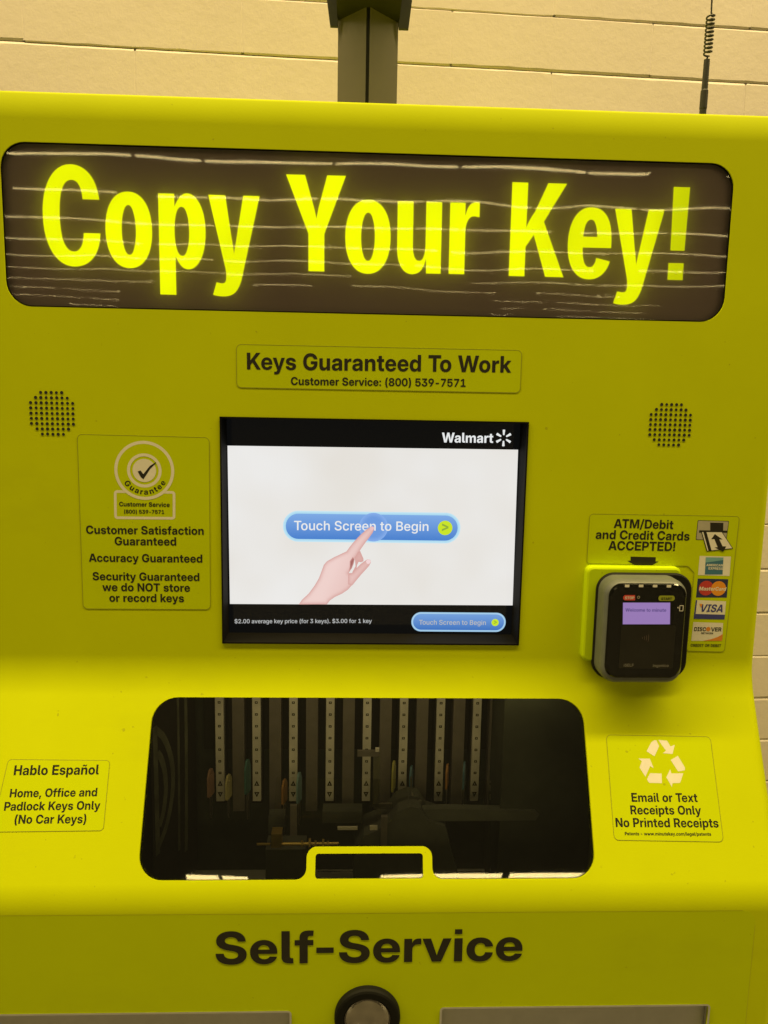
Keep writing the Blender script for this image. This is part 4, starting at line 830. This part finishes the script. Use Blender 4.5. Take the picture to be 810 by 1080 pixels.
# ---- viewing window and what stands behind it
mb = MB()
slab(mb, S, [(-222, -207.5), (264, -207.5), (264, -22.3), (-222, -22.3)], -6, -3.2, 'window'); fill(mb, S, [(-222, -22.3), (264, -22.3), (264, -207.5), (-222, -207.5)], (), -6, 'window')
mb.build('viewing_window', KIOSK)
mb = MB()
bxw(mb, (-300, 176, -660), (330, 186, -300), 'cabinet'); bxw(mb, (-300, -84, -660), (330, 176, -650), 'deck')
for xa, xb in ((-262, -252), (300, 310)):
    sec = [(6, -318), (176, -318), (176, -650), (-84, -650), (-84, -512)]
    v = [Wd(x, y, z) for x in (xa, xb) for y, z in sec]; mb.add(v, [(0, 1, 2, 3, 4), (9, 8, 7, 6, 5), (0, 4, 9, 5), (4, 3, 8, 9)], 'cabinet')
bxw(mb, (-262, 8, -318), (310, 186, -310), 'cabinet')
cab = mb.build('inner_cabinet', KIOSK)
mb = MB(); bxw(mb, (186.2, 70, -640), (298, 170, -330), 'cabinet'); mb.build('side_housing', cab)
# a printed panel with bowed bands stands along the left side of the cabinet
mb = MB(); Q = lambda x, v, h=0.0: Wd(-236 + 0.35 * (x + 236) , 60 - h + 0.9 * (x + 236), v)
fill(mb, Q, [(-236, -630), (-136, -630), (-136, -330), (-236, -330)], (), 0, 'rack_dark')
def band(pts, w0):
    n = len(pts); lo = []; up = []
    for i, p in enumerate(pts):
        a, b_ = Vector(pts[max(0, i - 1)]), Vector(pts[min(n - 1, i + 1)]); t_ = (b_ - a).normalized(); nn = Vector((-t_.y, t_.x)) * w0 / 2
        lo.append(tuple(Vector(p) - nn)); up.append(tuple(Vector(p) + nn))
    mb.add([Q(*p, 0.6) for p in lo] + [Q(*p, 0.6) for p in up], [(i, i + 1, n + i + 1, n + i) for i in range(n - 1)], 'side_print')
band([(-224 + 34 * math.sin(math.pi * k / 12) ** 0.7, -400 - 150 * k / 12) for k in range(13)], 9)
band([(-222 + 16 * math.sin(math.pi * k / 12) ** 0.7, -430 - 95 * k / 12) for k in range(13)], 9)
band([(-226, -395), (-226, -560)], 9)
band([(-176 - 4 * (k / 8) ** 2, -360 - 220 * k / 8) for k in range(9)], 5)
band([(-158 - 6 * (k / 8) ** 2, -350 - 240 * k / 8) for k in range(9)], 7)
mb.build('side_panel', cab)
xs = [(-170.43, -461.70)[0], (-122.43, -461.64)[0], (-74.51, -461.58)[0], (-26.42, -461.52)[0], (21.98, -461.46)[0], (70.05, -461.40)[0], (118.55, -461.34)[0], (166.71, -461.28)[0]]; zb_ = (-23.27, -534.89)[1]; sp = xs[1] - xs[0]
for k, x in enumerate(xs):
    mb = MB()
    bxw(mb, (x - sp * 0.5 + 0.3, 168, -470), (x + sp * 0.5 - 0.3, 172, -318), 'rack_dark')
    bxw(mb, (x + 8 + sp * 0.18, 150, zb_ - 14), (x + 8 + sp * 0.5, 168, -318), 'rack'); bxw(mb, (x - 7.5, 157, zb_ - 6), (x + 7.5, 166, -318), 'rack_dark')
    rk = mb.build('key_rack', KIOSK)
    mb = MB(); bxw(mb, (x - 5.4, 150.4, zb_), (x + 5.4, 157, -320), 'strip')
    for j in range(12):
        zz = zb_ + 40 + j * 16.2
        if zz > -326: break
        fill(mb, I, box2((x - 1.8, zz - 1.6), (x + 1.8, zz + 1.6)), (), 0.1, 'ink'); fill(mb, I, box2((x - 0.7, zz - 0.5), (x + 0.7, zz + 0.7)), (), 0.2, 'strip')
    for zz, up in ((zb_ + 10, -1), (zb_ + 25, 1)):
        tri = [(x - 3.4, zz - 3 * up), (x + 3.4, zz - 3 * up), (x, zz + 4.2 * up)]; fill(mb, I, tri, (), 0.1, 'ink'); fill(mb, I, [(x - 1, zz - 1.4 * up), (x + 1, zz - 1.4 * up), (x, zz + 0.8 * up)], (), 0.2, 'strip')
    mb.build('label_strip', rk)
# key blanks hanging at the foot of the racks
def key_blank(x, zt, zb2, mat, label, tilt=76):
    hgt = zt - zb2; w_ = min(17.0, hgt * 0.34)
    t = thing('key_blank', Wd(x, 128, zb2), label, 'key', 'key blanks hanging behind the tinted window')
    ca, sa = math.cos(math.radians(tilt)), math.sin(math.radians(tilt))
    def Pk(u, v, hh): return Wd(x + u * ca + hh * sa, 128 + u * sa - hh * ca, zb2 + v)
    mb = MB(); bow = rquad([(-w_ / 2, hgt * 0.45), (w_ / 2, hgt * 0.45), (w_ / 2, hgt * 0.86), (w_ * 0.2, hgt), (-w_ * 0.2, hgt), (-w_ / 2, hgt * 0.86)], w_ * 0.16, 4)
    hole = disc((0, hgt * 0.86), w_ * 0.1, 12)
    slab(mb, Pk, bow, -1.2, 1.2, mat, holes=[hole]); fill(mb, Pk, [(p[0], p[1]) for p in bow], [hole], -1.2, mat); mb.build('bow', t)
    mb = MB(); bl = [(-w_ * 0.16, hgt * 0.46), (-w_ * 0.16, 4), (-w_ * 0.02, 0), (w_ * 0.16, 4), (w_ * 0.16, hgt * 0.46)]
    slab(mb, Pk, bl, -0.8, 0.8, 'steel'); fill(mb, Pk, bl, (), -0.8, 'steel'); mb.build('blade', t)
key_blank(*(-178.64, -478.40), (-179.55, -544.98)[1], 'pink', 'pinkish key blank hanging beside the leftmost white label strip, on its left')
key_blank(*(-155.76, -486.17), (-156.36, -545.03)[1], 'cream', 'cream key blank hanging just right of the leftmost white label strip')
key_blank(*(-131.37, -465.46), (-131.93, -547.73)[1], 'teal', 'dark teal key blank hanging just left of the second white label strip')
key_blank(*(-84.11, -492.69), (-84.10, -550.50)[1], 'key_orange', 'small orange key blank just left of the third white label strip')
key_blank(*(-65.23, -483.58), (-65.03, -555.86)[1], 'pale_blue', 'pale blue key blank just right of the third white label strip')
key_blank(*(56.94, -467.93), (58.42, -540.23)[1], 'key_yellow', 'greenish yellow key blank left of the sixth white label strip, behind the window')
key_blank(*(79.83, -474.43), (81.39, -540.28)[1], 'key_blue', 'deep blue key blank right of the sixth white label strip')
key_blank(*(126.61, -471.80), (128.39, -529.74)[1], 'key_orange', 'orange and thin key blank beside the seventh white label strip')
key_blank(*(148.78, -469.18), (150.91, -532.44)[1], 'key_blue', 'blue key blank left of the rightmost white label strip')
# cutting machine in front of the racks
mb = MB()
def kbox(a, b_, y, dep, mat, mbb):
    bxw(mbb, (min(a[0], b_[0]), y, min(a[1], b_[1])), (max(a[0], b_[0]), y + dep, max(a[1], b_[1])), mat)
c = [(5.46, -598.00), (7.15, -548.92), (18.46, -531.51), (34.50, -524.11), (50.43, -511.76), (59.41, -499.43), (73.10, -493.29), (87.01, -495.78), (96.69, -511.88), (117.78, -519.39), (139.01, -598.83)]
slab(mb, K, c, -50, 0, 'machine')
cm = mb.build('cutting_machine', KIOSK)
mb = MB(); kbox((28.85, -433.41), (37.08, -504.31), 80, 4, 'steel', mb); kbox((29.97, -500.53), (52.42, -506.85), 80, 4, 'steel', mb); kbox((9.06, -430.02), (35.83, -437.36), 78, 4, 'rack', mb); kbox((30.99, -427.07), (35.68, -430.75), 77, 5, 'strip', mb); mb.build('feeler_arm', cm)
mb = MB(); p0, p1 = (-110.18, -535.40), (-12.64, -535.13)
tube(mb, [K(*p0, 10), K(*(-94.17, -535.34), 10)], 0.0016, 'brass'); tube(mb, [K(*(-82.72, -535.38), 10), K(*p1, 10)], 0.0022, 'brass', 12)
for (kx, kz), rr in (((-57.49, -535.35), 4.5), ((-48.30, -535.38), 7), ((-41.40, -535.40), 4.5), ((-32.20, -535.44), 6), ((-26.45, -535.46), 3.6)): tube(mb, [K(kx, kz, 10), K(kx + 2.6, kz, 10)], rr / 1000, 'brass', 14)
kbox((-92.46, -519.15), (-80.11, -537.47), 44, 16, 'brass', mb); mb.build('drive_shaft', cm)
mb = MB(); kbox((-13.88, -517.41), (10.22, -520.94), 56, 3, 'white_ink', mb); mb.build('clamp_jaw', cm)
mb = MB(); kbox((25.07, -516.17), (34.34, -521.14), 56, 3, 'white_ink', mb); mb.build('clamp_jaw', cm)
mb = MB(); tube(mb, [K(*(76.58, -469.98), -30), K(*(77.05, -489.60), -30), K(*(78.90, -494.53), -30)], [0.0012, 0.0012, 0.002], 'steel')
hx, hz = (78.93, -495.77)
tube(mb, [K(hx + 8.5 * math.cos(a), hz - 7.5 * math.sin(a), -20) for a in [math.pi * k / 10 for k in range(11)]], 0.0022, 'steel', 8); mb.build('wire_hook', cm)
mb = MB(); slab(mb, K, [(73.54, -511.82), (71.00, -501.92), (117.18, -499.55), (229.01, -502.26), (233.92, -507.25), (229.60, -514.72), (117.67, -515.66)], -18, -6, 'machine'); mb.build('swing_arm', cm)
mb = MB(); kbox((-98.81, -536.15), (-51.44, -590.40), 40, 30, 'machine', mb); mb.build('motor_housing', cm)
mb = MB(); kbox((-100.80, -523.53), (-80.77, -546.53), 90, 20, 'machine', mb); mb.build('guide_block', cm)
mb = MB(); kbox((-33.92, -521.67), (16.61, -537.25), 100, 20, 'machine', mb); mb.build('guide_block', cm)
mb = MB(); kbox((38.46, -502.23), (46.21, -549.11), 52, 6, 'rack', mb); mb.build('guide_post', cm)
mb = MB(); kbox((-72.11, -497.33), (-63.89, -559.84), 70, 5, 'rack', mb); mb.build('guide_post', cm)
mb = MB(); slab(mb, K, [(-96.61, -591.07), (-89.47, -466.19), (174.07, -470.06), (178.88, -592.69)], -22, -20, 'window'); mb.build('dust_guard', cm)

# ---- return trays and key collar on the lower front
for c in (TR0, TR1):
    mb = MB(); walls(mb, L, inset(c, -0.3), -40, 0.8, 'tray_metal', True); fill(mb, L, c, (), -9, 'tray_metal')
    ring(mb, L, inset(c, -1.2), 2.0, 1.0, 'tray_metal'); mb.build('return_tray', KIOSK)
cc = (21.400, -634.985)
mb = MB(); prev = disc(cc, 34, 48); ph = 0
for r_, hh in ((34, 5), (33, 7.5), (31, 8.5), (26, 8.5), (24.6, 7.8), (24.2, 2)): c = disc(cc, r_, 48); lay(mb, L, prev, ph, c, hh, 'collar'); prev, ph = c, hh
co = mb.build('key_collar', KIOSK)
mb = MB(); prev = disc(cc, 24.4, 48); ph = 6.5
for r_, hh in ((23.6, 7.5), (22, 5), (18, 2.8), (12, 1.4), (6, 0.8), (2, 0.7)): c = disc(cc, r_, 48); lay(mb, L, prev, ph, c, hh, 'cup'); prev, ph = c, hh
fill(mb, L, prev, (), ph, 'cup');
mb.build('collar_insert', co, True)

# ================================================================= POST AND ANTENNA BEHIND THE TOP EDGE
pxl, pxr = (-29.56, 465.38)[0], (53.91, 468.15)[0]; pm = (11.52, 466.74)[0]; zt_ = (-29.10, 511.26)[1]; hw = (pxr - pxl) / 2
POST = thing('sign_post', (pm / 1000, 0.39, CAMZ + TOPZ / 1000), 'grey square steel post standing on top of the kiosk, under a dark bracket', 'post')
mb = MB(); dpt = 44.0
for sgn, xe in ((-1, pxl), (1, pxr)):
    xi = pm + sgn * 2.3
    v = []
    for z in (TOPZ, zt_ + 40):
        v += [Wd(xi, 350 - dpt + 2, z), Wd(xe, 350, z), Wd(xe, 354, z), Wd(xi, 350 - dpt + 8, z)]
    f = [(0, 1, 5, 4), (1, 2, 6, 5), (2, 3, 7, 6), (3, 0, 4, 7), (3, 2, 1, 0), (4, 5, 6, 7)]
    if sgn < 0: f = [t[::-1] for t in f]
    mb2 = MB(); mb2.add(v, f, 'post'); mb2.build('post_side', POST)
mb.add([Wd(pm - 3, 350 - dpt + 6, TOPZ), Wd(pm + 3, 350 - dpt + 6, TOPZ), Wd(pm + 3, 350 - dpt + 6, zt_ + 40), Wd(pm - 3, 350 - dpt + 6, zt_ + 40)], [(0, 1, 2, 3)], 'rubber')
bxw(mb, (pxl, 355, TOPZ), (pxr, 395, zt_ + 40), 'post_dark'); mb.build('post_core', POST)
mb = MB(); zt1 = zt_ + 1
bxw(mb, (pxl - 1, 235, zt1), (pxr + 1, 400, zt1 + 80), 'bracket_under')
bxl, bxr = (-40.18, 504.19)[0], (67.72, 507.90)[0]; zs_ = (-38.19, 501.21)[1]
for x0_, x1_, xo in ((bxl, pxl - 0.3, (-45.69, 537.93)[0]), (pxr + 0.3, bxr, (72.19, 542.11)[0])):
    out_l = x0_ if x0_ < pm - hw - 1 else x1_
    inn = x1_ if x0_ < pm - hw - 1 else x0_
    ztt = (13.80, 540.04)[1] + 60; k = (ztt - zs_) / ((13.80, 540.04)[1] - zs_); ot = out_l + (xo - out_l) * k
    v = [Wd(x, y, z) for y in (341, 347) for x, z in ((out_l, zs_), (inn, zs_), (inn, ztt), (ot, ztt))]
    f = [(0, 1, 2, 3), (7, 6, 5, 4), (0, 4, 5, 1), (1, 5, 6, 2), (2, 6, 7, 3), (3, 7, 4, 0)]
    if out_l > inn: f = [t[::-1] for t in f]
    mb.add(v, f, 'post_dark')
mb.build('bracket', POST)

ax, az = (429.65, 357.40); axt, azt = (430.09, 418.08)
ANT = thing('coil_antenna', Wd(ax - 2, 200, TOPZ), 'black spring coil antenna standing on the back of the kiosk top near the right edge', 'antenna')
mb = MB(); a0 = A(ax - (axt - ax) * 0.75, TOPZ); a1 = A(axt, azt)
tube(mb, [a0, a0.lerp(a1, 0.55), a0.lerp(a1, 0.56), a0.lerp(a1, 0.72), a0.lerp(a1, 0.73), a1], [0.0044, 0.0042, 0.0046, 0.0046, 0.0038, 0.0036], 'rubber', 14); mb.build('antenna_base', ANT)
mb = MB(); c0, c1 = A(*(430.48, 423.55)), A(*(430.74, 469.07)); ax_ = (c1 - c0).normalized(); s_ = ax_.orthogonal().normalized(); t_ = ax_.cross(s_); pts = [a1, a1.lerp(c0, 0.6)]
for k in range(10 * 14 + 1):
    a = 2 * math.pi * k / 14; p = c0.lerp(c1, k / 140) + (s_ * math.cos(a) + t_ * math.sin(a)) * 0.0046; pts.append(p)
pts.append(A(*(431.19, 472.32)))
tube(mb, pts, 0.0011, 'wire', 8); mb.build('coil', ANT)
mb = MB(); w0, w1 = A(*(431.27, 471.24)), A(*(430.66, 490.53)); tube(mb, [w0, w1, w1 + (w1 - w0) * 6], 0.0011, 'wire', 8); mb.build('whip', ANT)

# ================================================================= LIGHT: rows of tubes under the store ceiling
CEIL = CAMZ + 4.5
WARM = (1.0, 0.775, 0.335)
def row(y, segs, w, rad):
    for x0, x1 in segs:
        ld = bpy.data.lights.new('ceiling_tube', 'AREA'); ld.shape = 'RECTANGLE'; ld.size = x1 - x0; ld.size_y = w
        ld.energy = rad * math.pi * (x1 - x0) * w; ld.color = WARM
        o = bpy.data.objects.new('ceiling_tube', ld); COL.objects.link(o); o.location = ((x0 + x1) / 2, y, CEIL)
ld = bpy.data.lights.new('cabinet_fill', 'AREA'); ld.shape = 'RECTANGLE'; ld.size = 0.46; ld.size_y = 0.02; ld.energy = 0.060; ld.color = WARM  # unseen fill light added under the cabinet top to brighten the racks
o = bpy.data.objects.new('cabinet_fill', ld); COL.objects.link(o); o.location = Wd(20, 40, -324); o.rotation_euler = (math.radians(38), 0, 0)
rr = random.Random(11)
row(-0.85, [(-8, -0.1), (0.0, 8)], 0.42, 45.000)
row(-14.2, [(-9.5, -7.1), (-3.0, -2.45), (-2.38, -1.93), (0.58, 2.8), (2.95, 5.39), (8.0, 10.4)], 0.34, 17.300)
for k in range(14):
    y = -15.5 - 3.0 * k; dd = 16.3 + 3.0 * k; xm = 0.62 * dd; x = -xm; segs = []
    while x < xm:
        ln = rr.choice((2.44, 2.44, 2.44, 1.22))
        if k < 5 or x < -0.31 * dd or 0.12 * dd < x < 0.33 * dd or (k < 7 and rr.random() < 0.4): segs.append((x, x + ln))
        x += ln + (0.08 if rr.random() < 0.75 else rr.choice((0.4, 0.8, 1.6)))
        if k > 6 and rr.random() < 0.35: x += rr.uniform(1, 4)
    row(y, segs, 0.16 if k == 0 else 0.125, 17.300)
wd = bpy.data.worlds.new('World'); SC.world = wd; wd.use_nodes = True
bg = wd.node_tree.nodes['Background']; bg.inputs[0].default_value = (1.0, 0.77, 0.36, 1); bg.inputs[1].default_value = 0.090

# ================================================================= CAMERA
cam = bpy.data.cameras.new('camera'); cam.sensor_fit = 'HORIZONTAL'; cam.sensor_width = 36.0; cam.lens = 36.0 * 830 / 810; cam.clip_start = 0.02; cam.clip_end = 200
co_ = bpy.data.objects.new('camera', cam); COL.objects.link(co_)
r_, u_, f_ = (Vector(v) for v in [(0.999147, -0.036855, 0.018605), (-0.012986, 0.147224, 0.989018), (0.03919, 0.988416, -0.14662)])
mw = Matrix((r_, u_, -f_)).transposed().to_4x4(); mw.translation = Vector((0, -0.83, CAMZ)); co_.matrix_world = mw
SC.camera = co_
SC.view_settings.view_transform = 'Standard'; SC.view_settings.look = 'None'; SC.view_settings.exposure = 0.09; SC.view_settings.gamma = 1.0
SC.cycles.use_denoising = True
SC.cycles.max_bounces = 8; SC.cycles.transparent_max_bounces = 16
